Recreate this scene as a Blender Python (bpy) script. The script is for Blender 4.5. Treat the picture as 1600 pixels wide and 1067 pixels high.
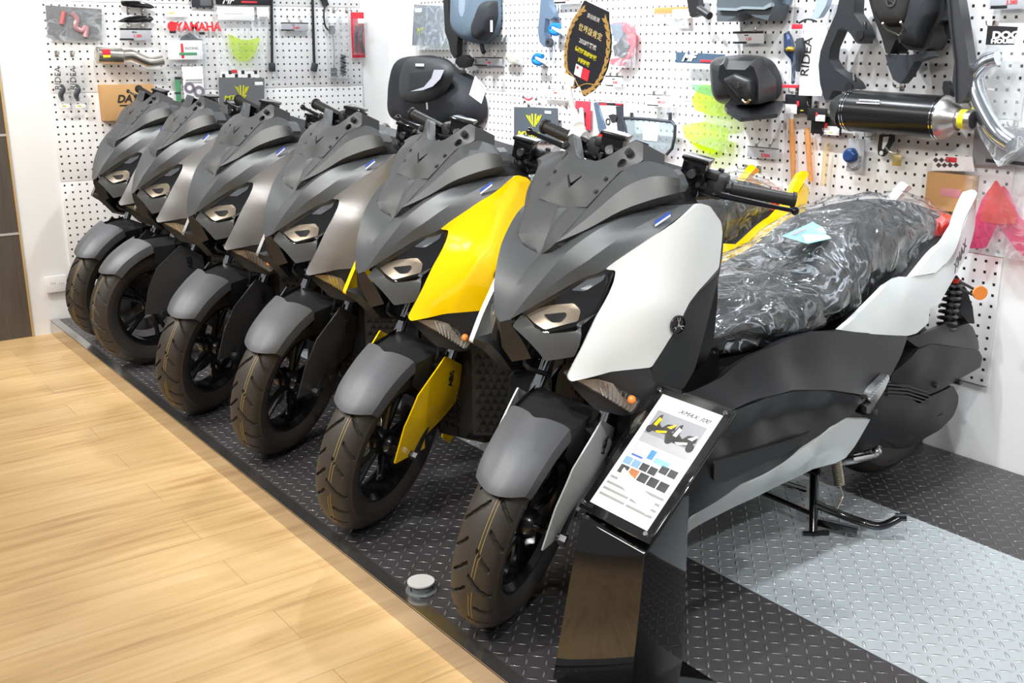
import bpy, bmesh, math, random
import numpy as np
from mathutils import Vector, Matrix, geometry
random.seed(7)
S = bpy.context.scene
for o in list(bpy.data.objects): bpy.data.objects.remove(o)
COL = S.collection
PI = math.pi
PZ = 1.63                                   # height of the peg-hole datum above the display platform

# ------------------------------------------------------------------ camera
FPX, YAW, PITCH, ROLL = 1638.3446, .6373, .2754, -.0013
CAM = np.array([5.9007, -3.4104, -.1996 + PZ])
_f = np.array([-math.cos(YAW)*math.cos(PITCH), math.sin(YAW)*math.cos(PITCH), -math.sin(PITCH)])
_r = np.cross(_f, [0, 0, 1]); _r /= np.linalg.norm(_r); _u = np.cross(_r, _f)
_r, _u = math.cos(ROLL)*_r + math.sin(ROLL)*_u, -math.sin(ROLL)*_r + math.cos(ROLL)*_u
cd = bpy.data.cameras.new('camera'); cam = bpy.data.objects.new('camera', cd); COL.objects.link(cam)
cd.sensor_width = 36; cd.lens = 36*FPX/1600; cd.clip_start = .05
cam.matrix_world = Matrix(((_r[0], _u[0], -_f[0], CAM[0]), (_r[1], _u[1], -_f[1], CAM[1]), (_r[2], _u[2], -_f[2], CAM[2]), (0, 0, 0, 1)))
S.camera = cam

# ------------------------------------------------------------------ light and exposure
w = bpy.data.worlds.new('world'); S.world = w; w.use_nodes = True
w.node_tree.nodes['Background'].inputs[0].default_value = (.93, .96, 1, 1)
w.node_tree.nodes['Background'].inputs[1].default_value = .22
S.view_settings.view_transform = 'Standard'; S.view_settings.look = 'None'
S.view_settings.exposure = 0; S.view_settings.gamma = 1; S.view_settings.use_curve_mapping = False

def lamp(name, kind, loc, target, power, col=(1, 1, 1), size=.1, cone=70, blend=.5, size_y=None):
    d = bpy.data.lights.new(name, kind); d.energy = power; d.color = col
    if kind == 'AREA':
        d.size = size
        if size_y: d.shape = 'RECTANGLE'; d.size_y = size_y
    if kind == 'SPOT': d.shadow_soft_size = size; d.spot_size = math.radians(cone); d.spot_blend = blend
    o = bpy.data.objects.new(name, d); COL.objects.link(o); o.location = loc
    o.rotation_euler = (Vector(target) - Vector(loc)).to_track_quat('-Z', 'Y').to_euler()
    return o
COOL = (.90, .95, 1); WARM = (1, .95, .88)
# track spots over the platform that wash the parts wall
for i, (x, p) in enumerate([(.75, 70), (1.45, 170), (2.1, 210), (2.7, 120), (3.3, 75), (4.0, 75)]):
    lamp('wall_spot', 'SPOT', (x, -1.0, 2.75), (x+.05, 0, 1.45), p, COOL, .04, 85, .7)
# track spots in the aisle, aimed at the scooters
for i, (x, p) in enumerate([(.5, 140), (1.6, 140), (2.7, 155), (3.7, 165), (4.9, 130)]):
    lamp('display_spot', 'SPOT', (x+.6, -3.3, 2.85), (x-.1, -1.6, .5), p, (1, .985, .96), .04, 58, .6)
lamp('left_wall_spot', 'SPOT', (1.3, -1.9, 2.8), (0, -1.5, 1.2), 75, (1, .99, .97), .05, 95, .6)
lamp('left_wall_spot', 'SPOT', (1.2, -.7, 2.8), (0, -.6, 1.3), 64, COOL, .05, 95, .6)
lamp('display_spot', 'SPOT', (6.6, -2.6, 2.8), (4.15, -.9, .65), 150, (1, .99, .98), .04, 50, .6)  # extra spot added to brighten the white scooter's tail and lower trim
lamp('floor_spot', 'SPOT', (4.3, -.8, 2.8), (4.5, -.8, 0), 150, COOL, .05, 90, .7)
lamp('floor_spot', 'SPOT', (2.0, -1.0, 2.8), (2.0, -1.3, 0), 110, COOL, .05, 110, .7)
# ceiling panels over the shop floor
lamp('aisle_panel', 'AREA', (1.5, -4.0, 2.9), (1.7, -3.4, 0), 80, WARM, 2.4, size_y=.4)
lamp('aisle_panel', 'AREA', (4.6, -4.4, 2.9), (4.2, -3.6, 0), 70, WARM, 2.0, size_y=.4)

# ------------------------------------------------------------------ materials
MATS = {}
def mat(name, col=(.5, .5, .5), rough=.5, metal=0., coat=0., spec=.5, bump=None, alpha=1., trans=0., emis=None, ior=1.45, sheen=0, vary=0):
    if name in MATS: return MATS[name]
    m = bpy.data.materials.new(name); m.use_nodes = True; nt = m.node_tree; b = nt.nodes['Principled BSDF']; MATS[name] = m
    b.inputs['Base Color'].default_value = (*col, 1); b.inputs['Roughness'].default_value = rough
    b.inputs['Metallic'].default_value = metal; b.inputs['Coat Weight'].default_value = coat; b.inputs['Coat Roughness'].default_value = .06
    b.inputs['Specular IOR Level'].default_value = spec; b.inputs['Alpha'].default_value = alpha
    b.inputs['Transmission Weight'].default_value = trans; b.inputs['IOR'].default_value = ior
    if emis: b.inputs['Emission Color'].default_value = (*emis[:3], 1); b.inputs['Emission Strength'].default_value = emis[3]
    tc = nt.nodes.new('ShaderNodeTexCoord'); nz = nt.nodes.new('ShaderNodeTexNoise'); nt.links.new(tc.outputs['Object'], nz.inputs['Vector'])
    nz.inputs['Scale'].default_value = bump[0] if bump else 60
    if bump:
        bp = nt.nodes.new('ShaderNodeBump'); bp.inputs['Strength'].default_value = bump[1]; bp.inputs['Distance'].default_value = bump[2] if len(bump) > 2 else .002
        nt.links.new(nz.outputs['Fac'], bp.inputs['Height']); nt.links.new(bp.outputs[0], b.inputs['Normal'])
    mr = nt.nodes.new('ShaderNodeMapRange'); mr.inputs['To Min'].default_value = max(0, rough-.04); mr.inputs['To Max'].default_value = min(1, rough+.04)
    nt.links.new(nz.outputs['Fac'], mr.inputs['Value']); nt.links.new(mr.outputs[0], b.inputs['Roughness'])
    return m
cowl_gray = mat('matte_gray_paint', (.078, .084, .090), .38, .3, bump=(900, .12, .0004))
wing_gray = mat('textured_gray_plastic', (.056, .059, .062), .42, 0, bump=(700, .5, .0006))
fender_gray = mat('matte_gray_fender_paint', (.098, .102, .110), .48, .2, bump=(900, .1, .0004))
black_pl = mat('black_plastic', (.012, .012, .013), .42, bump=(500, .3, .0005))
dark_pl = mat('dark_textured_plastic', (.02, .021, .023), .48, bump=(600, .35, .0006))
gloss_black = mat('gloss_black_paint', (.004, .004, .005), .12, coat=.6)
rubber = mat('grip_rubber', (.012, .012, .012), .5, bump=(300, .3, .001))
chrome = mat('chrome_metal', (.75, .77, .8), .1, 1)
steel = mat('brushed_steel', (.55, .55, .56), .28, 1)
bolt_m = mat('dark_bolt_metal', (.12, .12, .13), .3, .9)
white_p = mat('pearl_white_paint', (.66, .69, .69), .25, 0, coat=.5)
yellow_p = mat('gloss_yellow_paint', (.93, .60, .0), .14, 0, coat=.7)
bronze_p = mat('matte_warm_gray_paint', (.21, .205, .205), .38, .35, bump=(900, .1, .0004))
guard_gray = mat('matte_dark_gray_paint', (.06, .06, .063), .42, .2)
amber = mat('amber_lens', (.8, .25, .05), .2, coat=.5)
red_l = mat('red_lens', (.6, .03, .02), .15, coat=.6)
tan_refl = mat('lamp_reflector_metal', (.42, .35, .27), .33, .5)
spring_m = mat('zinc_spring_metal', (.55, .5, .4), .3, .9)
blue_st = mat('blue_sticker', (.05, .12, .5), .4)
white_st = mat('white_paper', (.82, .82, .82), .6)
silver_t = mat('silver_lettering', (.10, .105, .11), .3, .5)
rim_black = mat('black_wheel_paint', (.006, .006, .007), .22, coat=.3)
disc_m = mat('brake_disc_metal', (.35, .35, .36), .3, .9)
gold_m = mat('brake_caliper_gold', (.45, .3, .12), .3, .7)

def film(name, tint=(1, 1, 1), op=.12, gloss_r=.08, bump=(40, .6, .01), grey=(.8, .85, .9), crease_glint=0., base=.05, dist=1.5, sharp=22.):
    """thin clear plastic sheet: see-through, glossy, white streaks painted in as light caught on creases"""
    m = bpy.data.materials.new(name); m.use_nodes = True; nt = m.node_tree; nt.nodes.clear(); N = nt.nodes.new; L = nt.links.new
    def mt(op_, a, b=None, c=None, cl=False):
        n = N('ShaderNodeMath'); n.operation = op_; n.use_clamp = cl
        for i, v in enumerate((a, b, c)):
            if v is None: continue
            if isinstance(v, (int, float)): n.inputs[i].default_value = v
            else: L(v, n.inputs[i])
        return n.outputs[0]
    out = N('ShaderNodeOutputMaterial'); tr = N('ShaderNodeBsdfTransparent'); tr.inputs[0].default_value = (*tint, 1)
    gl = N('ShaderNodeBsdfGlossy'); gl.inputs['Roughness'].default_value = gloss_r
    df = N('ShaderNodeBsdfDiffuse'); df.inputs[0].default_value = (*grey, 1)
    tc = N('ShaderNodeTexCoord'); nz = N('ShaderNodeTexNoise'); nz.inputs['Scale'].default_value = bump[0]; nz.inputs['Detail'].default_value = 3; nz.inputs['Distortion'].default_value = dist
    L(tc.outputs['Object'], nz.inputs['Vector'])
    lw = N('ShaderNodeLayerWeight'); lw.inputs[0].default_value = .5
    fac = mt('MULTIPLY_ADD', mt('POWER', lw.outputs['Facing'], 4.), .8, base, True)
    opf = op
    if bump[1] > 0:
        bp = N('ShaderNodeBump'); bp.inputs['Strength'].default_value = bump[1]; bp.inputs['Distance'].default_value = bump[2]; L(nz.outputs['Fac'], bp.inputs['Height']); L(bp.outputs[0], gl.inputs['Normal']); L(bp.outputs[0], df.inputs['Normal'])
    if crease_glint:
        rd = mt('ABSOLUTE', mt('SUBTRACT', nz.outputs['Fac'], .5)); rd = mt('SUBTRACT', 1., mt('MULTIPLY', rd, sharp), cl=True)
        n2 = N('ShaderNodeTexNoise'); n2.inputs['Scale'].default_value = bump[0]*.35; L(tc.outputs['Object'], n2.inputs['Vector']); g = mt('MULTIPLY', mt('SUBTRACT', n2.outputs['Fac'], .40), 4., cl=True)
        rd = mt('MULTIPLY', rd, g); opf = mt('MULTIPLY_ADD', rd, crease_glint, op, True)
    m1 = N('ShaderNodeMixShader'); L(tr.outputs[0], m1.inputs[1]); L(df.outputs[0], m1.inputs[2])
    if isinstance(opf, (int, float)): m1.inputs[0].default_value = opf
    else: L(opf, m1.inputs[0])
    m2 = N('ShaderNodeMixShader'); L(fac, m2.inputs[0]); L(m1.outputs[0], m2.inputs[1]); L(gl.outputs[0], m2.inputs[2]); L(m2.outputs[0], out.inputs[0])
    return m
clear_film = film('clear_packaging_film', op=.06, bump=(14, .3, .01), crease_glint=.25, base=.04)
seat_film = film('creased_seat_film', op=.025, gloss_r=.12, bump=(6.5, .6, .05), grey=(.78, .86, .95), crease_glint=.42, base=.075, dist=2.2, sharp=34.)
lens_m = film('clear_lens', op=.0, gloss_r=.02, bump=(5, .0, .001), base=.06)

# ------------------------------------------------------------------ mesh helpers
class MB:
    def __init__(s): s.v = []; s.f = []; s.sm = []
    def add(s, vs, fs, smooth=True):
        n = len(s.v); s.v += [tuple(map(float, v)) for v in vs]; s.f += [tuple(i+n for i in f) for f in fs]; s.sm += [smooth]*len(fs); return s
    def box(s, c, d, R=None, ch=0.):
        """box with chamfered edges"""
        hx, hy, hz = d[0]/2, d[1]/2, d[2]/2
        ch = min(ch, hx*.9, hy*.9, hz*.9)
        bm = bmesh.new(); bmesh.ops.create_cube(bm, size=1)
        for v in bm.verts: v.co = Vector((v.co.x*2*hx, v.co.y*2*hy, v.co.z*2*hz))
        if ch > 0: bmesh.ops.bevel(bm, geom=list(bm.edges), offset=ch, segments=2, affect='EDGES', profile=.5)
        bm.verts.index_update(); vs = [v.co.copy() for v in bm.verts]; fs = [[v.index for v in f.verts] for f in bm.faces]; bm.free()
        if R is not None: vs = [R @ v for v in vs]
        return s.add([(v[0]+c[0], v[1]+c[1], v[2]+c[2]) for v in vs], fs, ch > 0)
    def tube(s, pts, r, n=10, caps=True, sub=0):
        pts = [Vector(p) for p in pts]
        rs = list(r) if hasattr(r, '__len__') else [r]*len(pts)
        if sub:
            P2, R2 = [], []
            for i in range(len(pts)-1):
                p0, p1, p2, p3 = pts[max(i-1, 0)], pts[i], pts[i+1], pts[min(i+2, len(pts)-1)]
                for k in range(sub):
                    t = k/sub
                    P2.append(.5*((2*p1)+(-p0+p2)*t+(2*p0-5*p1+4*p2-p3)*t*t+(-p0+3*p1-3*p2+p3)*t**3)); R2.append(rs[i]+(rs[i+1]-rs[i])*t)
            P2.append(pts[-1]); R2.append(rs[-1]); pts, rs = P2, R2
        vs = []; fs = []; up = None
        for i, p in enumerate(pts):
            t = (pts[min(i+1, len(pts)-1)] - pts[max(i-1, 0)]).normalized()
            if up is None: up = t.orthogonal().normalized()
            up = (up - t*up.dot(t)).normalized(); b = t.cross(up)
            for k in range(n):
                a = 2*PI*k/n; vs.append(p + (up*math.cos(a)+b*math.sin(a))*rs[i])
        for i in range(len(pts)-1):
            for k in range(n):
                fs.append((i*n+k, i*n+(k+1) % n, (i+1)*n+(k+1) % n, (i+1)*n+k))
        if caps: fs.append(tuple(range(n))[::-1]); fs.append(tuple((len(pts)-1)*n+k for k in range(n)))
        return s.add(vs, fs)
    def cyl(s, a, b, r, n=20, r2=None): return s.tube([a, b], [r, r if r2 is None else r2], n)
    def sphere(s, c, r, n=12, sc=(1, 1, 1)):
        vs = []; fs = []; m = n//2
        for i in range(m+1):
            th = PI*i/m
            for k in range(n): a = 2*PI*k/n; vs.append((c[0]+r*sc[0]*math.sin(th)*math.cos(a), c[1]+r*sc[1]*math.sin(th)*math.sin(a), c[2]+r*sc[2]*math.cos(th)))
        for i in range(m):
            for k in range(n): fs.append((i*n+k, (i+1)*n+k, (i+1)*n+(k+1) % n, i*n+(k+1) % n))
        return s.add(vs, fs)
    def lathe(s, prof, axis='x', n=48, c=(0, 0, 0), closed=False):
        """prof: (axial, radial)"""
        vs = []; fs = []; m = len(prof)
        for k in range(n):
            a = 2*PI*k/n
            for (h, r) in prof:
                if axis == 'x': v = (h, r*math.cos(a), r*math.sin(a))
                elif axis == 'y': v = (r*math.cos(a), h, -r*math.sin(a))
                else: v = (r*math.cos(a), r*math.sin(a), h)
                vs.append((v[0]+c[0], v[1]+c[1], v[2]+c[2]))
        for k in range(n):
            k2 = (k+1) % n
            for j in range(m if closed else m-1):
                j2 = (j+1) % m; fs.append((k*m+j, k*m+j2, k2*m+j2, k2*m+j))
        return s.add(vs, fs)
    def prism(s, poly, d, M=None):
        """closed 2D polygon (x,y) extruded along +z by d, then matrix M"""
        M = M or Matrix(); n = len(poly); tris = geometry.tessellate_polygon([[Vector((p[0], p[1], 0)) for p in poly]])
        vs = [M @ Vector((p[0], p[1], 0)) for p in poly]+[M @ Vector((p[0], p[1], d)) for p in poly]
        fs = [tuple(t)[::-1] for t in tris]+[tuple(i+n for i in t) for t in tris]+[(i, (i+1) % n, (i+1) % n+n, i+n) for i in range(n)]
        return s.add(vs, fs, False)
    def mesh(s, name, sharp=35):
        me = bpy.data.meshes.new(name); me.from_pydata(s.v, [], s.f)
        bm = bmesh.new(); bm.from_mesh(me); bmesh.ops.remove_doubles(bm, verts=bm.verts, dist=1e-6); bmesh.ops.recalc_face_normals(bm, faces=bm.faces); bm.to_mesh(me); bm.free()
        me.polygons.foreach_set('use_smooth', [True]*len(me.polygons))
        me.set_sharp_from_angle(angle=math.radians(sharp)); me.update(); return me
    def build(s, name, m, parent=None, sharp=35):
        o = bpy.data.objects.new(name, s.mesh(name, sharp)); COL.objects.link(o); o.data.materials.append(m)
        if parent: o.parent = parent
        return o

def empty(name, loc=(0, 0, 0), rz=0):
    o = bpy.data.objects.new(name, None); COL.objects.link(o); o.location = loc; o.rotation_euler = (0, 0, rz); o.empty_display_size = .1; return o
def tag(o, label=None, cat=None, group=None, kind=None):
    if label: o['label'] = label
    if cat: o['category'] = cat
    if group: o['group'] = group
    if kind: o['kind'] = kind
    return o

def rbf(pts, hs, lin=True):
    """thin-plate fit of height over a 2D set"""
    P = np.array(pts, float); n = len(P); h = np.array(hs, float)
    def K(A, B):
        d = np.sqrt(((A[:, None]-B[None])**2).sum(-1))+1e-9; return d*d*np.log(d)
    A = np.zeros((n+3, n+3)); A[:n, :n] = K(P, P)+np.eye(n)*1e-4; A[:n, n:] = np.c_[np.ones(n), P]; A[n:, :n] = A[:n, n:].T
    c = np.linalg.solve(A, np.r_[h, 0, 0, 0])
    return lambda Qs: K(np.array(Qs, float).reshape(-1, 2), P) @ c[:n] + np.c_[np.ones(len(Qs)), np.array(Qs, float).reshape(-1, 2)] @ c[n:]

def smooth_outline(pts, r=.0, seg=3):
    """round polygon corners in 3D"""
    if r <= 0: return [Vector(p) for p in pts]
    out = []; n = len(pts)
    for i in range(n):
        a, b, c = Vector(pts[i-1]), Vector(pts[i]), Vector(pts[(i+1) % n])
        d1 = min(r, (a-b).length*.45); d2 = min(r, (c-b).length*.45)
        p = b+(a-b).normalized()*d1; q = b+(c-b).normalized()*d2
        for k in range(seg+1): t = k/seg; out.append(p*(1-t)**2+b*2*t*(1-t)+q*t*t)
    return out

def panel(outline, inner=(), thick=.012, step=.022, n=(1, 0, 0), e1=(0, 1, 0), e2=(0, 0, 1), r=.006, holes=(), mirror=False, bulge=0., mb=None):
    """moulded sheet with a traced outline; its surface is fitted through the outline and the inner points"""
    n, e1, e2 = Vector(n), Vector(e1), Vector(e2)
    O = smooth_outline(outline, r); I = [Vector(p) for p in inner]
    ctrl = [Vector(p) for p in outline]+I
    f = rbf([(p.dot(e1), p.dot(e2)) for p in ctrl], [p.dot(n) for p in ctrl])
    R = []
    for i in range(len(O)):
        a, b = O[i], O[(i+1) % len(O)]; k = max(1, int((b-a).length/step))
        for j in range(k): R.append(a+(b-a)*j/k)
    P2 = [(p.dot(e1), p.dot(e2)) for p in R]
    edges = [(i, (i+1) % len(R)) for i in range(len(R))]; pts = list(P2)
    for h in holes:
        H = [(Vector(p).dot(e1), Vector(p).dot(e2)) for p in smooth_outline(h, r)]; k0 = len(pts); pts += H; edges += [(k0+i, k0+(i+1) % len(H)) for i in range(len(H))]
    A = np.array(pts); lo, hi = A.min(0), A.max(0)
    for gx in np.arange(lo[0]+step*.5, hi[0], step):
        for gy in np.arange(lo[1]+step*.5, hi[1], step):
            if np.sqrt(((A-(gx, gy))**2).sum(1)).min() > step*.45: pts.append((gx, gy))
    V, E, F, *_ = geometry.delaunay_2d_cdt([Vector(p) for p in pts], edges, [], 1 if not holes else 2, 1e-6)
    if holes:   # drop triangles inside holes
        keep = []
        def inside(p, H):
            c = False
            for i in range(len(H)):
                a, b = H[i-1], H[i]
                if (a[1] > p[1]) != (b[1] > p[1]) and p[0] < (b[0]-a[0])*(p[1]-a[1])/(b[1]-a[1])+a[0]: c = not c
            return c
        Hs = [[(Vector(p).dot(e1), Vector(p).dot(e2)) for p in smooth_outline(h, r)] for h in holes]
        for t in F:
            c = sum((V[i] for i in t), Vector((0, 0)))/len(t)
            if inside(c, P2) and not any(inside(c, H) for H in Hs): keep.append(t)
        F = keep
    Q2 = [(v[0], v[1]) for v in V]; hts = f(Q2)
    if bulge:
        B = np.array(P2); d = np.array([np.sqrt(((B-q)**2).sum(1)).min() for q in Q2]); hts = hts+bulge*(1-np.exp(-d/.03))
    vs = [e1*q[0]+e2*q[1]+n*h for q, h in zip(Q2, hts)]
    bm = bmesh.new(); bv = [bm.verts.new(v) for v in vs]
    for t in F:
        try: bm.faces.new([bv[i] for i in t])
        except ValueError: pass
    for v in [v for v in bm.verts if not v.link_faces]: bm.verts.remove(v)
    for fc in bm.faces:
        fc.normal_update()
        if fc.normal.dot(n) < 0: fc.normal_flip()
    bm.normal_update()
    bnd = [e for e in bm.edges if len(e.link_faces) == 1]
    bm.verts.index_update(); V0 = list(bm.verts); N0 = [v.normal.copy() for v in V0]
    # rolled rim: boundary drops by a third of the thickness
    rim = {v for e in bnd for v in e.verts}
    back = {}
    for v, nn in zip(V0, N0): back[v] = bm.verts.new(v.co-nn*thick)
    for fc in list(bm.faces): bm.faces.new([back[v] for v in fc.verts][::-1])
    for e in bnd:
        a, b = e.verts
        bm.faces.new([a, b, back[b], back[a]])
    bmesh.ops.recalc_face_normals(bm, faces=bm.faces)
    bm.verts.index_update()
    sgn = -1 if mirror else 1
    mb = mb or MB()
    mb.add([(v.co.x*sgn, v.co.y, v.co.z) for v in bm.verts], [[v.index for v in (fc.verts if not mirror else reversed(fc.verts))] for fc in bm.faces]); bm.free()
    return mb

def cat(p0, p1, p2, p3, t): return .5*((2*p1)+(-p0+p2)*t+(2*p0-5*p1+4*p2-p3)*t*t+(-p0+3*p1-3*p2+p3)*t**3)
def grid(rows, su=4, sv=3, mirror=False, mb=None, both=False, thick=0, linear_v=False):
    """smooth surface through rows of 3D points"""
    R = [[Vector(p) for p in r] for r in rows]
    def res(seq, s, lin=False):
        out = []
        for i in range(len(seq)-1):
            for k in range(s):
                t = k/s
                out.append(seq[i].lerp(seq[i+1], t) if lin else cat(seq[max(i-1, 0)], seq[i], seq[i+1], seq[min(i+2, len(seq)-1)], t))
        return out+[seq[-1]]
    R = [res(r, su) for r in R]; cols = [res([r[i] for r in R], sv, linear_v) for i in range(len(R[0]))]
    m = len(cols); k = len(cols[0]); mb = mb or MB()
    for sg in ((1, -1) if both else ((-1,) if mirror else (1,))):
        vs = [(c.x*sg, c.y, c.z) for col in cols for c in col]
        fs = [(i*k+j, (i+1)*k+j, (i+1)*k+j+1, i*k+j+1) for i in range(m-1) for j in range(k-1)]
        mb.add(vs, fs)
    return mb
def loft(st, su=4, cap=True, mb=None):
    """closed cross-sections (lists of 3D points) blended lengthwise"""
    st = [[Vector(p) for p in s] for s in st]; out = []
    for i in range(len(st)-1):
        for k in range(su):
            t = k/su; out.append([cat(st[max(i-1, 0)][j], st[i][j], st[i+1][j], st[min(i+2, len(st)-1)][j], t) for j in range(len(st[0]))])
    out.append(st[-1]); n = len(st[0]); vs = [v for s in out for v in s]
    fs = [(i*n+j, i*n+(j+1) % n, (i+1)*n+(j+1) % n, (i+1)*n+j) for i in range(len(out)-1) for j in range(n)]
    if cap: fs += [tuple(range(n))[::-1], tuple((len(out)-1)*n+j for j in range(n))]
    return (mb or MB()).add(vs, fs)
def sect(y, hw, z0, z1, e=3., n=20, top=1.):
    """super-ellipse section across x-z at y"""
    zc, hz = (z0+z1)/2, (z1-z0)/2; out = []
    for k in range(n):
        a = 2*PI*k/n; c, s = math.cos(a), math.sin(a)
        x = hw*math.copysign(abs(c)**(2/e), c); z = hz*math.copysign(abs(s)**(2/e), s)
        if s > 0: x *= 1-(1-top)*s
        out.append((x, y, zc+z))
    return out

FONT = {}
def font(kind):
    if kind == 'cjk' and 'cjk' not in FONT:
        import os
        try: FONT['cjk'] = bpy.data.fonts.load(os.path.join(bpy.utils.system_resource('DATAFILES'), 'fonts', 'Noto Sans CJK Regular.woff2'))
        except Exception: FONT['cjk'] = None
    return FONT.get(kind)
def text(s, size, m, parent, origin, xd, yd, name='lettering', depth=.0008, shear=0, kind=None, align='LEFT', bold=0, sx=1.):
    cu = bpy.data.curves.new(name, 'FONT'); cu.body = s; cu.size = size; cu.extrude = depth; cu.shear = shear; cu.align_x = align; cu.offset = bold; cu.resolution_u = 3
    f = font(kind)
    if f: cu.font = f
    t = bpy.data.objects.new('tmp', cu); COL.objects.link(t); bpy.context.view_layer.update()
    me = bpy.data.meshes.new_from_object(t.evaluated_get(bpy.context.evaluated_depsgraph_get())); bpy.data.objects.remove(t)
    xd = Vector(xd).normalized(); yd = Vector(yd); yd = (yd-xd*yd.dot(xd)).normalized(); zd = xd.cross(yd)
    M = Matrix(((xd.x, yd.x, zd.x, origin[0]), (xd.y, yd.y, zd.y, origin[1]), (xd.z, yd.z, zd.z, origin[2]), (0, 0, 0, 1)))
    for v in me.vertices: v.co = M @ Vector((v.co.x*sx, v.co.y, v.co.z))
    me.name = name; o = bpy.data.objects.new(name, me); COL.objects.link(o); me.materials.clear(); me.materials.append(m)
    if parent: o.parent = parent
    return o

exec_parts = True
# ------------------------------------------------------------------ the setting
def nodes(m):
    nt = m.node_tree; return nt, nt.nodes.new, nt.links.new, nt.nodes['Principled BSDF']
def mth(nt, op, a, b=None, c=None, clamp=False):
    n = nt.nodes.new('ShaderNodeMath'); n.operation = op; n.use_clamp = clamp
    for i, v in enumerate((a, b, c)):
        if v is None: continue
        if isinstance(v, (int, float)): n.inputs[i].default_value = v
        else: nt.links.new(v, n.inputs[i])
    return n.outputs[0]
# oak plank floor, planks run towards the parts wall
fm = bpy.data.materials.new('oak_vinyl_plank'); fm.use_nodes = True; nt, N, L, bs = nodes(fm)
tc = N('ShaderNodeTexCoord'); mp = N('ShaderNodeMapping'); mp.inputs['Rotation'].default_value = (0, 0, PI/2); L(tc.outputs['Object'], mp.inputs[0])
br = N('ShaderNodeTexBrick'); br.offset = .37; br.inputs['Scale'].default_value = 1; br.inputs['Brick Width'].default_value = 1.2; br.inputs['Row Height'].default_value = .18; br.inputs['Mortar Size'].default_value = .0008
br.inputs['Color1'].default_value = (.0, .0, .0, 1); br.inputs['Color2'].default_value = (1, 1, 1, 1); br.inputs['Mortar'].default_value = (.5, .5, .5, 1); L(mp.outputs[0], br.inputs[0])
m2 = N('ShaderNodeMapping'); m2.inputs['Scale'].default_value = (1.6, 22, 1); L(mp.outputs[0], m2.inputs[0])
nz = N('ShaderNodeTexNoise'); nz.inputs['Scale'].default_value = 1.6; nz.inputs['Detail'].default_value = 8; nz.inputs['Distortion'].default_value = .6; L(m2.outputs[0], nz.inputs[0])
m3 = N('ShaderNodeMapping'); m3.inputs['Scale'].default_value = (1.2, 5, 1); L(mp.outputs[0], m3.inputs[0])
nz2 = N('ShaderNodeTexNoise'); nz2.inputs['Scale'].default_value = 1.1; nz2.inputs['Detail'].default_value = 3; L(m3.outputs[0], nz2.inputs[0])
ad = mth(nt, 'ADD', mth(nt, 'MULTIPLY', nz.outputs['Fac'], .55), mth(nt, 'MULTIPLY', nz2.outputs['Fac'], .45)); ad = mth(nt, 'ADD', ad, mth(nt, 'MULTIPLY', br.outputs['Color'], .06))
cr = N('ShaderNodeValToRGB'); L(ad, cr.inputs[0]); e = cr.color_ramp.elements; e[0].position = .34; e[0].color = (.38, .225, .095, 1); e[1].position = .68; e[1].color = (.64, .44, .225, 1); k = e.new(.5); k.color = (.545, .36, .165, 1)
mx = N('ShaderNodeMix'); mx.data_type = 'RGBA'; L(br.outputs['Fac'], mx.inputs[0]); L(cr.outputs[0], mx.inputs[6]); mx.inputs[7].default_value = (.28, .16, .07, 1); L(mx.outputs[2], bs.inputs['Base Color'])
bs.inputs['Roughness'].default_value = .42
MB().box((2.5, -5.3, -.175), (14, 11.3, .2)).build('floor', fm)['kind'] = 'structure'

wall_m = mat('white_wall_paint', (.80, .80, .795), .6, bump=(80, .05, .001))
MB().box((4.5, .111, 1.05), (9.4, .2, 3.6)).build('wall_right', wall_m)['kind'] = 'structure'
MB().box((-.111, -1.115, 1.05), (.2, 2.255, 3.6)).build('wall_left', wall_m)['kind'] = 'structure'

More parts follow.
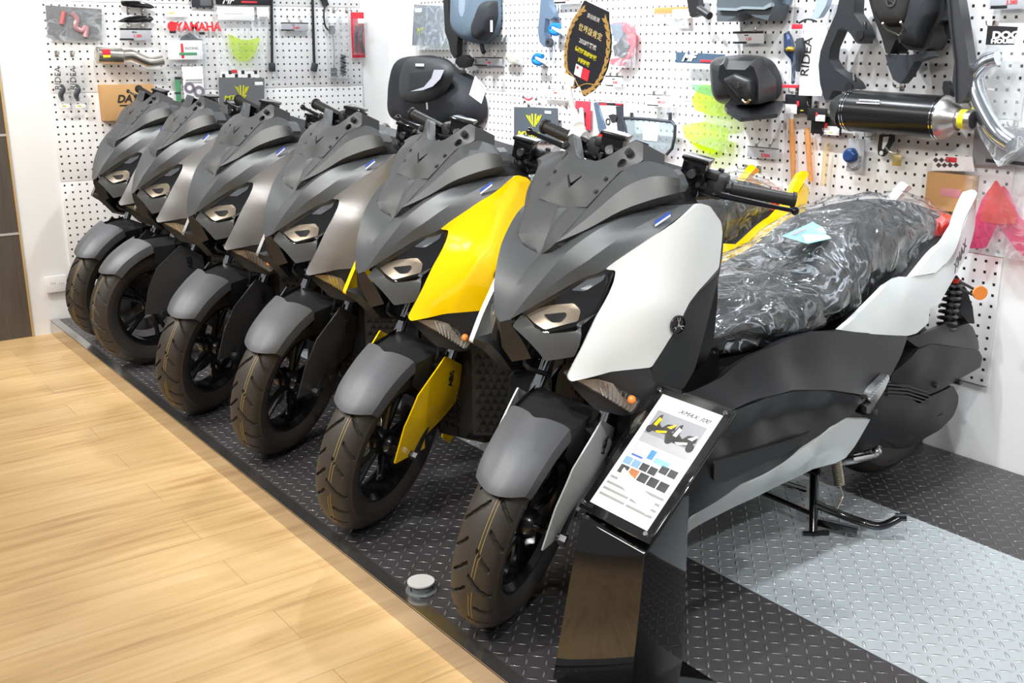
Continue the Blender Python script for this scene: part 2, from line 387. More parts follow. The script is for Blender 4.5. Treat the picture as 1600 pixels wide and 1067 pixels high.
# platform: rubber and light tread-plate mats, steel edging
def tread(name, base, base2, rough, metal):
    m = bpy.data.materials.new(name); m.use_nodes = True; nt, N, L, b = nodes(m)
    tc = N('ShaderNodeTexCoord'); sp = N('ShaderNodeSeparateXYZ'); L(tc.outputs['Object'], sp.inputs[0])
    c = .034
    X = mth(nt, 'DIVIDE', sp.outputs[0], c); Y = mth(nt, 'DIVIDE', sp.outputs[1], c)
    fx = mth(nt, 'FLOOR', X); fy = mth(nt, 'FLOOR', Y)
    par = mth(nt, 'MODULO', mth(nt, 'ADD', mth(nt, 'ADD', fx, fy), 2000), 2)
    lx = mth(nt, 'SUBTRACT', mth(nt, 'SUBTRACT', X, fx), .5); ly = mth(nt, 'SUBTRACT', mth(nt, 'SUBTRACT', Y, fy), .5)
    a = mth(nt, 'MULTIPLY', mth(nt, 'ADD', lx, ly), .7071); d = mth(nt, 'MULTIPLY', mth(nt, 'SUBTRACT', lx, ly), .7071)
    # swap by parity
    ip = mth(nt, 'SUBTRACT', 1., par)
    lo = mth(nt, 'ADD', mth(nt, 'MULTIPLY', a, par), mth(nt, 'MULTIPLY', d, ip)); sh = mth(nt, 'ADD', mth(nt, 'MULTIPLY', d, par), mth(nt, 'MULTIPLY', a, ip))
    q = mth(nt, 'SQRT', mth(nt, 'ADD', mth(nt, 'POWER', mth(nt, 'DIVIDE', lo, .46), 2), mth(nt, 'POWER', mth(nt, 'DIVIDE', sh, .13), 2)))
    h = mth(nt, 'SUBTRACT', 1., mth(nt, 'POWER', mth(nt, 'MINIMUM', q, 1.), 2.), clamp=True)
    bp = N('ShaderNodeBump'); bp.inputs['Strength'].default_value = 1; bp.inputs['Distance'].default_value = .005; L(h, bp.inputs['Height']); L(bp.outputs[0], b.inputs['Normal'])
    nz = N('ShaderNodeTexNoise'); nz.inputs['Scale'].default_value = 3; nz.inputs['Detail'].default_value = 6; L(tc.outputs['Object'], nz.inputs[0])
    mx = N('ShaderNodeMix'); mx.data_type = 'RGBA'; L(nz.outputs['Fac'], mx.inputs[0]); mx.inputs[6].default_value = (*base, 1); mx.inputs[7].default_value = (*base2, 1)
    lug_sheen = N('ShaderNodeMix'); lug_sheen.data_type = 'RGBA'; L(mth(nt, 'MULTIPLY', h, .75), lug_sheen.inputs[0]); L(mx.outputs[2], lug_sheen.inputs[6]); lug_sheen.inputs[7].default_value = (*[min(.8, c_*1.5+.14) for c_ in base2], 1); L(lug_sheen.outputs[2], b.inputs['Base Color'])  # shine of the lugs painted in as a lighter base colour
    # lug tops are a little shinier
    b.inputs['Metallic'].default_value = metal; L(mth(nt, 'SUBTRACT', rough, mth(nt, 'MULTIPLY', h, .16)), b.inputs['Roughness'])
    return m
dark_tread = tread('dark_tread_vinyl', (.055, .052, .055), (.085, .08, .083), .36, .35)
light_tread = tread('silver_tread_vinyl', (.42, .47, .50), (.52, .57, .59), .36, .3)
pl = empty('display_platform', (0, 0, 0)); tag(pl, 'low tread-plate display platform with steel edging under the row of scooters', 'platform')
MB().box((4.4, -1.055, -.04), (8.8, 2.11, .07)).build('deck', black_pl, pl)
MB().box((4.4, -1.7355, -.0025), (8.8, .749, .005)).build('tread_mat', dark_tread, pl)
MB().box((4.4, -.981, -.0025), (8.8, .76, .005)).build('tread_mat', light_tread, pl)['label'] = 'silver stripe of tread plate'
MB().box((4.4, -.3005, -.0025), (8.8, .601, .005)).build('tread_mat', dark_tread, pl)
edge_m = mat('polished_edging_steel', (.55, .54, .53), .16, .95, bump=(6, .05, .002))
ed = MB(); ed.box((4.4, -2.13, .0005), (8.8, .041, .005)); ed.box((4.4, -2.1485, -.0365), (8.8, .004, .075)); ed.build('edging', edge_m, pl)

# pegboard
def peg_mat():
    m = bpy.data.materials.new('white_pegboard_steel'); m.use_nodes = True; nt, N, L, b = nodes(m)
    tc = N('ShaderNodeTexCoord'); sp = N('ShaderNodeSeparateXYZ'); L(tc.outputs['Object'], sp.inputs[0]); p = .0381
    def near(o): X = mth(nt, 'DIVIDE', o, p); f = mth(nt, 'SUBTRACT', X, mth(nt, 'ROUND', X)); return mth(nt, 'LESS_THAN', mth(nt, 'ABSOLUTE', f), .128)
    k = mth(nt, 'MULTIPLY', near(sp.outputs[0]), near(sp.outputs[2]))
    mx = N('ShaderNodeMix'); mx.data_type = 'RGBA'; L(k, mx.inputs[0]); mx.inputs[6].default_value = (.80, .80, .80, 1); mx.inputs[7].default_value = (.012, .011, .008, 1); L(mx.outputs[2], b.inputs['Base Color'])
    b.inputs['Roughness'].default_value = .4; return m
pm = peg_mat(); PIT = .0381
# each board's object origin is one of its holes; local x runs along the wall
def board(name, M, i0, i1, j0, j1, label):
    me = MB().box(((i0+i1)/2*PIT, .004, (j0+j1)/2*PIT), ((i1-i0+1)*PIT-.0016, .010, (j1-j0+1)*PIT-.0016), ch=.0012)
    o = me.build(name, pm); o.matrix_world = M; tag(o, label, 'pegboard', 'pegboard panels on the parts walls'); return o
rowname = ['topmost', 'second from the top', 'third from the top', 'lowest']
for r, (ja, jb) in enumerate([(1, 12), (-11, 0), (-23, -12), (-35, -24)]):
    # left wall: hole column 0 at y=-.2057, running to -y
    ML = Matrix(((0, -1, 0, -.001), (1, 0, 0, -.2057), (0, 0, 1, PZ), (0, 0, 0, 1)))
    board('pegboard', ML, -47, 0, ja, jb, 'white perforated panel on the left wall, %s of the four' % rowname[r])
    MR = Matrix(((1, 0, 0, 4.0652), (0, 1, 0, .001), (0, 0, 1, PZ), (0, 0, 0, 1)))
    for q, (ia, ib) in enumerate([(-96, -73), (-72, -49), (-48, -25), (-24, 0)]):
        board('pegboard', MR, ia, ib, ja, jb, '%s white perforated panel behind the scooters, %s column from the corner' % (rowname[r], ['first', 'second', 'third', 'fourth'][q]))
# ------------------------------------------------------------------ the scooter (local: x = its left, y = rearwards, z = up, front axle above the origin)
BX, BY = 3.931, -1.936
def P(u, v, x):
    """point of the nearest scooter seen at (u, v), at sideways distance x from its centre plane"""
    d = _f+_r*(u-800)/FPX-_u*(v-533.5)/FPX; t = (BX+x-CAM[0])/d[0]; p = CAM+t*d; return (x, p[1]-BY, p[2])
def Z(ox, oy, s): return lambda a, b, x: P(ox+a/s, oy+b/s, x)
z4, z3, z1, zb, zf, zs = Z(780, 170, 4.638), Z(740, 380, 3.557), Z(700, 180, 2.809), Z(1080, 440, 2.54), Z(700, 560, 2.427), Z(1180, 200, 3.81)
AX = Vector((0, math.sin(math.radians(26.5)), math.cos(math.radians(26.5)))); A0 = Vector((0, -.095, 0))
def steer(th): return Matrix.Translation(A0) @ Matrix.Rotation(th, 4, AX) @ Matrix.Translation(-A0)
ST0 = math.radians(31); SI = steer(-ST0)
def U(p): return SI @ Vector(p)              # from the seen (steered) pose back to straight ahead

PARTS = []   # (name, mesh, paint key, steered, children, label)
def part(name, mb, m, steered=False, kids=(), label=None, sharp=35):
    me = mb.mesh(name, sharp) if isinstance(mb, MB) else mb
    PARTS.append((name, me, m, steered, list(kids), label))
def kid(name, mb, m, label=None, sharp=35): return (name, mb.mesh(name, sharp) if isinstance(mb, MB) else mb, m, label)
def tmesh(*a, **k):
    o = text(*a, **k); me = o.data; bpy.data.objects.remove(o); return me

R_W, W_T = .277, .062
def wheel(cy, cz, hw, R, rim_r, steered, groove=True):
    n = 640 if groove else 96
    # tyre section: (lateral, radial, is_tread)
    prof = []
    for k in range(45):
        t = -1+2*k/44; x = hw*.93*t; r = R-.052*(1-math.sqrt(max(0, 1-(t*.93)**2)))*1.15; prof.append((x, r, 1))
    side = [(hw, R-.045), (hw*1.0, R-.062), (hw*.93, R-.078), (hw*.78, rim_r+.004), (hw*.70, rim_r-.004)]
    pr_ = [(-a, b, 0) for a, b in side[::-1]]+prof+[(a, b, 0) for a, b in side]
    vs, fs = [], []
    m = len(pr_); NP = 24
    for i in range(n):
        th = 2*PI*i/n
        for (x, r, t) in pr_:
            if t and groove:
                ax = abs(x)/hw; s = 1 if x > 0 else -1
                ph = th*NP/(2*PI)-1.05*ax+(.5 if s > 0 else 0)
                f = ph-math.floor(ph); idx = int(math.floor(ph)) % 3
                lim0, lim1 = [(.04, .86), (.34, .92), (.12, .70)][idx]
                wd = .085
                if abs(f-.5) < wd and lim0 < ax < lim1: r -= .009*min(1, (wd-abs(f-.5))/.02)
            vs.append((x, -r*math.sin(th)+cy, r*math.cos(th)+cz))
    for i in range(n):
        for j in range(m-1):
            i2 = (i+1) % n; fs.append((i*m+j, i*m+j+1, i2*m+j+1, i2*m+j))
    part('front_tyre' if steered else 'rear_tyre', MB().add(vs, fs), 'tyre', steered, sharp=30)
    b = MB(); q = .036
    b.lathe([(-hw*.72, rim_r+.006), (-hw*.72, rim_r-.010), (-hw*.45, rim_r-.024), (hw*.45, rim_r-.024), (hw*.72, rim_r-.010), (hw*.72, rim_r+.006), (hw*.6, rim_r+.004), (hw*.3, rim_r-.010), (-hw*.3, rim_r-.010), (-hw*.6, rim_r+.004)], 'x', 72, (0, cy, cz), closed=True)
    b.lathe([(-.045, .0), (-.045, .030), (-.03, .040), (.03, .040), (.045, .030), (.045, 0)], 'x', 32, (0, cy, cz))
    for k in range(5):
        for dth in (-.16, .16):
            a0 = 2*PI*k/5; a1 = a0+dth
            p = Vector((0, cy+.034*math.cos(a0), cz+.034*math.sin(a0))); e = Vector((0, cy+(rim_r-.02)*math.cos(a1), cz+(rim_r-.02)*math.sin(a1)))
            b.tube([p, p.lerp(e, .5), e], [.013, .010, .011], 8)
    part('front_wheel' if steered else 'rear_wheel', b, 'rim', steered)

wheel(-.020, R_W+.002, W_T, R_W+.006, .185, True)
wheel(1.545, R_W+.012, .072, R_W, .175, False, groove=False)
# brake disc and caliper on the left of the front wheel
b = MB(); b.lathe([(-.002, .075), (-.002, .133), (.002, .133), (.002, .075)], 'x', 60, (-.052, -.020, R_W), closed=True); part('brake_disc', b, 'disc', True)
b = MB(); b.box((-.062, .09, R_W+.055), (.035, .05, .085), ch=.008); part('brake_caliper', b, 'gold', True)
b = MB(); b.cyl((-.118, -.020, R_W), (.118, -.020, R_W), .011, 12); b.cyl((.112, -.020, R_W), (.130, -.020, R_W), .015, 6); b.cyl((-.130, -.020, R_W), (-.112, -.020, R_W), .015, 6); part('axle', b, 'bolt', True)
FD = Vector((0, .446, .895))
for s in (1, -1):
    base = Vector((.096*s, .018, R_W)); top = base+FD*.52
    b = MB(); b.tube([base-FD*.03, base+FD*.20, base+FD*.24], [.018, .0195, .0185], 16); b.box(base-Vector((.006*s, 0, 0)), (.022, .05, .06), ch=.008); part('fork_lower', b, 'black', True)
    b = MB(); b.cyl(base+FD*.2, top, .0175, 20); part('fork_tube', b, 'chrome', True)
b = MB(); b.box((0, .255, .775), (.26, .06, .035), ch=.01); b.tube([(0, .255, .76), (0, .42, 1.09)], .024, 14); part('steering_stem', b, 'black', True)

# fork guards, traced on the near side
def USE(f, a, b, lat):
    """traced point pushed sideways until it lies lat off the wheel plane"""
    p0, p1 = U(f(a, b, 0.)), U(f(a, b, 1.)); return U(f(a, b, (lat-p0.x)/(p1.x-p0.x)))
GO = [USE(zf, 585, 235, .118), USE(zf, 632, 262, .126), USE(zf, 590, 420, .120), USE(zf, 470, 590, .109), USE(zf, 462, 640, .106), USE(zf, 357, 732, .100), USE(zf, 410, 570, .103), USE(zf, 475, 420, .109), USE(zf, 520, 345, .113)]
for s in (1, -1):
    fl = [(abs(p[0]), p[1], p[2]) for p in GO]
    gi = [((fl[1][0]+fl[8][0])/2+.010, (fl[2][1]+fl[7][1])/2, (fl[2][2]+fl[7][2])/2)]
    mbp = panel(fl, gi, thick=.004, step=.02, mirror=s < 0)
    a = (Vector(fl[0])+Vector(fl[7]))*.5; dirn = (Vector(fl[1])-Vector(fl[2])).normalized()
    c0 = Vector(fl[2]).lerp(Vector(fl[8]), .35)-Vector((-.005, 0, 0)) + dirn*.035
    kids = []
    side = Vector((0, 1, 0)) if s > 0 else Vector((0, -1, 0))
    xd = dirn*1.0
    if s > 0: tm = tmesh('ABS', .036, gloss_black, None, (c0.x+.006, c0.y, c0.z), xd, xd.cross(Vector((-1, 0, 0))), name='lettering', shear=.3, bold=.0006)
    else: tm = tmesh('ABS', .036, gloss_black, None, (-(c0.x+.006), c0.y+.01, c0.z+.07), -xd, (-xd).cross(Vector((1, 0, 0))), name='lettering', shear=.3, bold=.0006)
    kids.append(kid('lettering', tm, 'black'))
    for t in (.42, .66):
        q = Vector(fl[2]).lerp(Vector(fl[5]), t*1.15-.45) if False else Vector(fl[2]).lerp(Vector(fl[7]), .35).lerp(Vector(fl[4]), (t-.42)*3.2)
        bb = MB(); bb.sphere(((q.x+.004)*s, q.y, q.z), .009, 12, (.5, 1, 1)); kids.append(kid('bolt', bb, 'bolt'))
    part('fork_guard', mbp, 'guard', True, kids)

# front fender: an arch over the tyre
rows = []
for k, (ang, hw, rr, dip) in enumerate([(-52, .070, .316, .0), (-47, .075, .319, .0), (-34, .078, .323, .02), (-20, .082, .329, .026), (-7, .086, .338, .030)]):
    a = math.radians(ang); row = []
    for t in (-1, -.92, -.6, -.25, 0, .25, .6, .92, 1):
        drop = .030*max(0, (abs(t)-.3)/.7)**1.4+(.03 if abs(t) == 1 else 0)
        aa = a+(math.radians(6)*abs(t)**2 if k < 2 else 0)-(math.radians(7)*(1-abs(t)) if k == 4 else 0); r = rr-drop; row.append((hw*t, r*math.sin(aa), R_W+r*math.cos(aa)))
    rows.append(row)
fb = grid(rows, 2, 3); fo = fb.mesh('front_fender')
bm = bmesh.new(); bm.from_mesh(fo); bmesh.ops.recalc_face_normals(bm, faces=bm.faces); bmesh.ops.solidify(bm, geom=bm.faces, thickness=.006); bm.to_mesh(fo); bm.free(); fo.polygons.foreach_set('use_smooth', [True]*len(fo.polygons)); fo.set_sharp_from_angle(angle=math.radians(22))
def ring(ang, r, hw, t): a = math.radians(ang); return (hw*t, r*math.sin(a), R_W+r*math.cos(a))
b = MB()
r0 = [Vector(p) for p in rows[-1][1:-1]]
r1 = [Vector(p)+Vector((0, .012, -.022)) for p in r0]
r2 = [Vector((x, .075+.012*abs(x)/.08, R_W+.312-.02*abs(x)/.08)) for x in (-.088, -.06, -.025, 0, .025, .06, .088)]
r3 = [Vector((x, .155, R_W+.285)) for x in (-.09, -.06, -.025, 0, .025, .06, .09)]
g2 = grid([r0, r1, r2, r3], 3, 3)
for s in (1, -1):
    g2.add([(.081*s, -.03, R_W+.30), (.085*s, .06, R_W+.30), (.09*s, .13, R_W+.30), (.09*s, .12, R_W+.18), (.082*s, .05, R_W+.16), (.079*s, -.03, R_W+.23)], [(0, 1, 2, 3, 4, 5)])
    g2.tube([(.085*s, .07, R_W+.25), (.090*s, .11, R_W+.27)], [.022, .018], 12)
part('front_fender', fo, 'fender', True, [kid('fender_bridge', g2, 'dark')])

# ---- nose
sy = -.0
ridge = [P(781, 503, 0), P(800, 457, 0), P(820, 425, 0), P(842, 399, 0), P(856, 365, 0), P(872, 325, 0)]
crs = [P(797, 499, .032), P(826, 462, .07), P(856, 427, .10), P(888, 392, .125), P(950, 350, .165), P(1030, 322, .20)]
mid = [P(806, 494, .045), P(845, 461, .092), P(882, 431, .13), P(920, 406, .165), P(985, 361, .205), P(1062, 320, .245)]
outer = [P(815, 489, .056), P(865, 460, .112), P(908, 436, .15), P(948, 421, .195), P(1022, 370, .245), P(1092, 318, .285)]
tuck = [(p[0]-.012, p[1]+.02, p[2]-.012) for p in outer]
outer = outer[:3]+[(p[0]-.007, p[1]+.002, p[2]-.001) for p in outer[3:]]
g = grid([ridge, crs, mid, outer, tuck], 4, 2, both=True, linear_v=True)
# cheek of the beak under the ridge
part('front_cowl', g, 'cowl', sharp=13)
# upper nose closing plate behind the wings
b = MB()
b = loft([sect(.02, .045, .775, .80), sect(.08, .11, .74, .87), sect(.16, .16, .70, .93), sect(.26, .205, .66, 1.0, 3.5), sect(.36, .24, .62, 1.045, 3.5), sect(.43, .25, .60, 1.05, 3.5)], 4)
part('nose_core', b, 'black')
# wings (inner screen cowl)
wt = [P(868.4, 379.1, .076), (.093, .137, 1.060), (.119, .215, 1.140), (.148, .264, 1.166), P(1038.7, 258.4, .205), P(1051.7, 265, .235)]
wb = [P(868.4, 379.1, .076), P(918, 357.6, .125), P(969.7, 329.5, .18), P(1017, 312.3, .225), P(1049.5, 303.7, .252), P(1062.4, 300.4, .258)]
wm = []
for i, (a, c) in enumerate(zip(wt, wb)):
    a, c = Vector(a), Vector(c); wm.append(tuple(a.lerp(c, .45)+Vector((.020, -.010, .006))*min(1, i/2)))
wi = [(p[0]-(.0 if i == 0 else .03), p[1]+.02, p[2]-.045*min(1, i/2)) for i, p in enumerate(wt)]
wu = [(p[0]-.02, p[1]+.03, p[2]-.02) for p in wb]
g = grid([wi, wt, wm, wb, wu], 4, 3, mirror=False)
for s in (False, True):
    g = grid([wi, wt, wm, wb, wu], 4, 2, mirror=s, linear_v=True)
    # end facet
    sg = -1 if s else 1
    cap = [wt[-1], P(1060, 273.5, .25), P(1066.8, 290.7, .262), wb[-1], wm[-1]]
    bk = [(p[0]-.03, p[1]+.05, p[2]-.005) for p in cap[:4]]
    g.add([(p[0]*sg, p[1], p[2]) for p in cap+bk], [(0, 1, 2, 3, 4), (0, 5, 6, 1), (1, 6, 7, 2), (2, 7, 8, 3), (5, 8, 7, 6)])
    part('cowl_wing', g, 'wing', sharp=16)
# V cover in the middle, with bevelled keel
vt = [P(844.7, 398.5, 0), P(857, 362, 0), P(881, 322, 0)]
vl = [P(846.5, 397, .008), P(868.4, 379.1, .074), (.091, .137, 1.060)]
vm = [tuple(Vector(a).lerp(Vector(c), .5)+Vector((0, -.002, .001))) for a, c in zip(vt, vl)]
vk = [(p[0]+.004, p[1]+.03, p[2]-.02) for p in vl]
part('keel_cover', grid([vt, vm, vl, vk], 3, 2, both=True, linear_v=True), 'wing', sharp=12)
sv = [(.010, P(868.4, 379.1, .076)[1], P(868.4, 379.1, .076)[2])]
# bracket plate
pn = Vector((0, -.80, .60)); pe = Vector((0, .60, .80))
zt = lambda x, y, z: (x, y, z)
PT = [(.0, .142, 1.053), (.045, .137, 1.057), (.091, .135, 1.062), (.101, .165, 1.092), (.117, .215, 1.142), (.145, .262, 1.168), (.137, .269, 1.207), (.118, .264, 1.213), (.105, .256, 1.206), (.052, .222, 1.167), (.03, .214, 1.160)]
out = PT+[(-p[0], p[1], p[2]) for p in PT[:0:-1]]
hl = []
for s in (1, -1):
    for (hx, hz, r0) in ((.107, 1.163, .0105),):
        hl.append([(hx*s+r0*math.cos(a), .0, hz+r0*math.sin(a)) for a in [2*PI*k/12 for k in range(12)]])
fz = lambda z: .142+(z-1.057)*.79
hl = [[(x, fz(z), z) for (x, y, z) in h] for h in hl]
slot = [(-.026, fz(1.118), 1.118), (0, fz(1.098), 1.098), (.026, fz(1.118), 1.118), (.026, fz(1.112), 1.112), (0, fz(1.088), 1.088), (-.026, fz(1.112), 1.112)]
pk = []
for s in (1, -1):
    for (hx, hz, rr) in ((.088, 1.092, .0095), (.096, 1.122, .006), (.118, 1.185, .010)):
        bb = MB(); c = Vector((hx*s, fz(hz), hz))+pn*.002
        bb.cyl(c-pn*.004, c+pn*.004, rr, 18); bb.cyl(c+pn*.003, c+pn*.0065, rr*.55, 6); pk.append(kid('bolt', bb, 'bolt'))
pb = panel(out, [(0, .150, 1.075), (0, .158, 1.10), (0, .185, 1.14), (.06, .168, 1.11), (-.06, .168, 1.11)], thick=.008, step=.016, n=pn, e1=(1, 0, 0), e2=pe, r=.004, holes=hl+[slot])
part('screen_bracket', pb, 'wing', kids=pk, sharp=30)
# sunk channel, tip caps
b = MB()
for s in (1, -1):
    a = [(.118*s, .264, 1.214), (.105*s, .256, 1.207), (.052*s, .222, 1.168), (.03*s, .214, 1.161), (0, .214, 1.161)]
    c = [(p[0]+.01*s*(i < 4), p[1]+.035, p[2]-.012) for i, p in enumerate(a)]
    b.add(a+c, [(i, i+1, i+6, i+5) for i in range(4)], False)
    t = [(.145*s, .262, 1.169), (.137*s, .269, 1.208), (.118*s, .264, 1.214)]; t2 = [(p[0]+.012*s, p[1]+.06, p[2]-.03) for p in t]
    b.add(t+t2, [(0, 1, 4, 3), (1, 2, 5, 4), (3, 4, 5)], False)
part('bracket_rim', b, 'wing')
b = loft([sect(.17, .06, 1.0, 1.06), sect(.24, .12, .98, 1.13), sect(.33, .17, .98, 1.13), sect(.44, .16, .96, 1.09), sect(.50, .12, .94, 1.04)], 4); part('instrument_housing', b, 'black')

# ---- headlights
LO = [z3(268, 388, .053), z3(440, 302, .11), z3(600, 203, .152), z3(738, 152, .19), z3(785, 158, .197), z3(690, 378, .186), z3(600, 455, .165), z3(395, 500, .108), z3(330, 455, .075)]
for s in (False, True):
    sg = -1 if s else 1
    house = panel([(p[0]-.030, p[1]+.022, p[2]) for p in LO], thick=.02, step=.02, mirror=s)
    RO = [z3(285, 395, .05), z3(430, 350, .09), z3(560, 340, .13), z3(600, 380, .15), z3(585, 440, .145), z3(400, 488, .10), z3(340, 450, .07)]
    refl = panel([(p[0]-.010, p[1]+.006, p[2]) for p in RO], thick=.006, step=.02, mirror=s)
    blk = panel([(p[0]-.005, p[1]+.0, p[2]) for p in [z3(395, 400, .088), z3(520, 385, .118), z3(525, 405, .12), z3(490, 440, .115), z3(440, 440, .1)]], thick=.006, mirror=s)
    drl = panel([(p[0]-.005, p[1]+.004, p[2]) for p in [z3(540, 265, .13), z3(640, 200, .155), z3(740, 165, .185), z3(720, 210, .18), z3(620, 270, .155)]], thick=.006, mirror=s)
    lens = panel(LO, thick=.003, step=.018, mirror=s, bulge=.004)
    part('headlight', house, 'gloss', kids=[kid('reflector', refl, 'tan'), kid('projector', blk, 'black'), kid('light_guide', drl, 'chrome'), kid('lens', lens, 'lens')])
# lip under the lamp and chin
for s in (False, True):
    lip = panel([z3(268, 392, .05), z3(330, 460, .072), z3(395, 505, .105), z3(600, 460, .162), z3(695, 383, .185), z3(600, 500, .18), z3(560, 630, .165), z3(400, 655, .11), z3(300, 540, .07), z3(215, 460, .035)], thick=.012, step=.02, mirror=s)
    part('chin_cowl', lip, 'wing')
chin = grid([[P(781, 503, 0), P(783, 520, 0), P(790, 545, 0), P(800, 565, 0)], [P(797, 501, .03), P(802, 512, .034), P(815, 530, .045), P(830, 560, .06)]], 3, 3, both=True); part('beak', chin, 'black')

# ---- coloured side panels
WO = [z3(740, 148, .198), z3(792, 150, .206), z3(782, 205, .21), z3(690, 392, .208), z3(520, 740, .20), z3(540, 770, .208), z3(760, 715, .235), z3(990, 690, .27), z3(1090, 530, .292), P(1077, 473, .30), P(1091.6, 454, .302), P(1123.6, 418.5, .30), P(1129, 365, .293), P(1127, 347, .29), P(1109.4, 322, .288), P(1091.6, 317, .285), P(1020, 370, .25)]
WI = [P(1040, 400, .272), P(1000, 470, .262), P(970, 540, .245), P(930, 560, .225), P(1060, 360, .28)]
DK = [P(1131, 366, .292), P(1125.5, 419, .30), P(1093.5, 455, .303), P(1079, 474, .301), z3(1093, 531, .293), z3(992, 692, .272), z3(1000, 770, .27), z3(1165, 812, .262), z3(1230, 700, .262), z3(1310, 400, .27), z3(1372, 130, .285)]
LP = [z3(545, 772, .204), z3(760, 718, .233), z3(985, 694, .268), z3(1000, 770, .27), z3(1160, 812, .262), z3(1150, 850, .25), P(1010, 640, .24), P(975, 650, .22), P(930, 640, .19), P(893, 600, .18)]
for s in (False, True):
    sg = -1 if s else 1
    part('side_panel', panel(WO, WI, thick=.012, step=.02, mirror=s, r=.008), 'paint', sharp=30)
    em = P(1058, 507.5, .299); lc = Vector((em[0]*sg, em[1], em[2]))
    ek = []
    rg = MB(); rg.lathe([(.000, .0235), (.006, .0235), (.006, .0205), (.003, .0205), (.003, 0)], 'x', 32); 
    rg.v = [(lc.x+v[0]*sg, lc.y+v[1], lc.z+v[2]) for v in rg.v]
    fk = MB()
    for a in (90, 210, 330):
        a = math.radians(a); d = Vector((0, math.cos(a), math.sin(a))); q = Vector((0, -math.sin(a), math.cos(a))); c = lc+Vector((.0045*sg, 0, 0))
        fk.tube([c-d*.004, c+d*.011], .0013, 6); fk.tube([c+d*.011-q*.0035, c+d*.011+q*.0035], .0011, 6)
        for w_ in (-1, 1): fk.tube([c+d*.011+q*.0035*w_, c+d*.0185+q*.0035*w_], .0011, 6)
    part('inner_shield', panel(DK, [(.297, DK[4][1]+.05, .80), (.28, DK[4][1]+.03, .72)], thick=.05, step=.02, mirror=s, r=.008), 'dark', kids=[kid('emblem_disc', rg, 'gloss', 'round gloss black badge'), kid('emblem_forks', fk, 'chrome')])
    part('lower_shield', panel(LP, thick=.03, step=.02, mirror=s), 'dark')
    # turn signal: long wedge lamp
    so = [z3(575, 772, .205), z3(690, 765, .224), z3(780, 790, .238), z3(928, 872, .257), z3(905, 925, .256), z3(880, 952, .253), z3(820, 912, .24), z3(720, 850, .225)]
    lp = panel([(p[0]-.012, p[1]+.008, p[2]) for p in so], thick=.02, mirror=s)
    ln = panel(so, thick=.003, mirror=s, bulge=.006)
    ac = Vector(z3(868, 872, .249)); bb = MB(); bb.sphere(((ac.x+.0)*sg, ac.y+.006, ac.z), .011, 12)
    lv = MB()
    for k in range(9):
        t = k/9; a = Vector(so[1]).lerp(Vector(so[3]), t); c = Vector(so[7]).lerp(Vector(so[5]), t); lv.tube([((a.x-.004)*sg, a.y+.003, a.z), ((c.x-.004)*sg, c.y+.003, c.z)], .0018, 5)
    part('turn_signal', lp, 'tan', kids=[kid('bulb', bb, 'amber'), kid('ribs', lv, 'chrome'), kid('lens', ln, 'lens')])
    # sticker by the handlebar
    k0 = [z4(1118, 830, .235), z4(1230, 755, .262), z4(1236, 795, .262), z4(1124, 872, .235)]
    k0 = [(p[0]+.006, p[1]-.003, p[2]+.006) for p in k0]
    if not s:
        st = MB(); q = [Vector(p) for p in k0]; nn = (q[1]-q[0]).cross(q[3]-q[0]).normalized()*.0006
        if nn.x < 0: nn = -nn
        st.add([p for p in q]+[p+nn for p in q], [(0, 1, 2, 3), (4, 5, 6, 7), (0, 1, 5, 4), (1, 2, 6, 5), (2, 3, 7, 6), (3, 0, 4, 7)], False)
        st2 = MB(); m_ = [q[3].lerp(q[0], .08), q[2].lerp(q[1], .08), q[2].lerp(q[1], .42), q[3].lerp(q[0], .42)]; st2.add([p+nn*1.6 for p in m_], [(0, 1, 2, 3)], False)
        part('safety_sticker', st, 'blue', kids=[kid('text_line', st2, 'paper')], label='small blue and white sticker')

# radiator and grille behind the front wheel
b = loft([[( .17*a, .235+.05*abs(a)+o, z) for (a, o, z) in [(-1, .06, z), (-.9, 0, z), (0, -.02, z), (.9, 0, z), (1, .06, z), (1, .25, z), (-1, .25, z)]] for z in (.24, .34, .46, .58, .66)], 2); part('radiator_shroud', b, 'black')
b = MB()
for r_ in range(13):
    for c_ in range(8):
        z = .28+r_*.024; x = c_*.022+(.011 if r_ % 2 else 0)
        for s in (1, -1):
            if x < .155: b.tube([(s*(x-.0085), .222+.05*x/.17, z-.007), (s*x, .217+.05*x/.17, z+.003), (s*(x+.0085), .222+.05*x/.17, z-.007)], .0028, 5)
part('radiator_grille', b, 'gloss')
for s in (1, -1):
    b = MB(); vp = lambda t, z, o=0.: (s*(.158+.085*t+.83*o), .236+.110*t-.56*o, z)
    b.add([vp(0, .28, .006), vp(1, .28, .006), vp(1, .56, .006), vp(0, .56, .006), vp(0, .28), vp(1, .28), vp(1, .56), vp(0, .56)], [(0, 1, 2, 3), (4, 5, 6, 7), (0, 1, 5, 4), (1, 2, 6, 5), (2, 3, 7, 6), (3, 0, 4, 7)], False)
    for r_ in range(11):
        for c_ in range(5):
            z = .30+r_*.023; t = .12+c_*.17+(.085 if r_ % 2 else 0)
            b.tube([vp(t-.06, z-.005, .009), vp(t, z+.004, .013), vp(t+.06, z-.005, .009)], .0032, 5)
    part('side_vent', b, 'black')
b = MB()
for s in (1, -1):
    b.tube([(.08*s, .16, .60), (.13*s, .13, .62), (.15*s, .2, .66)], .007, 8, sub=4)
b.tube([(.06, .12, .72), (.10, .06, .60), (.07, .10, .50), (.09, .14, .44)], .005, 8, sub=5); part('brake_hose', b, 'black', True)

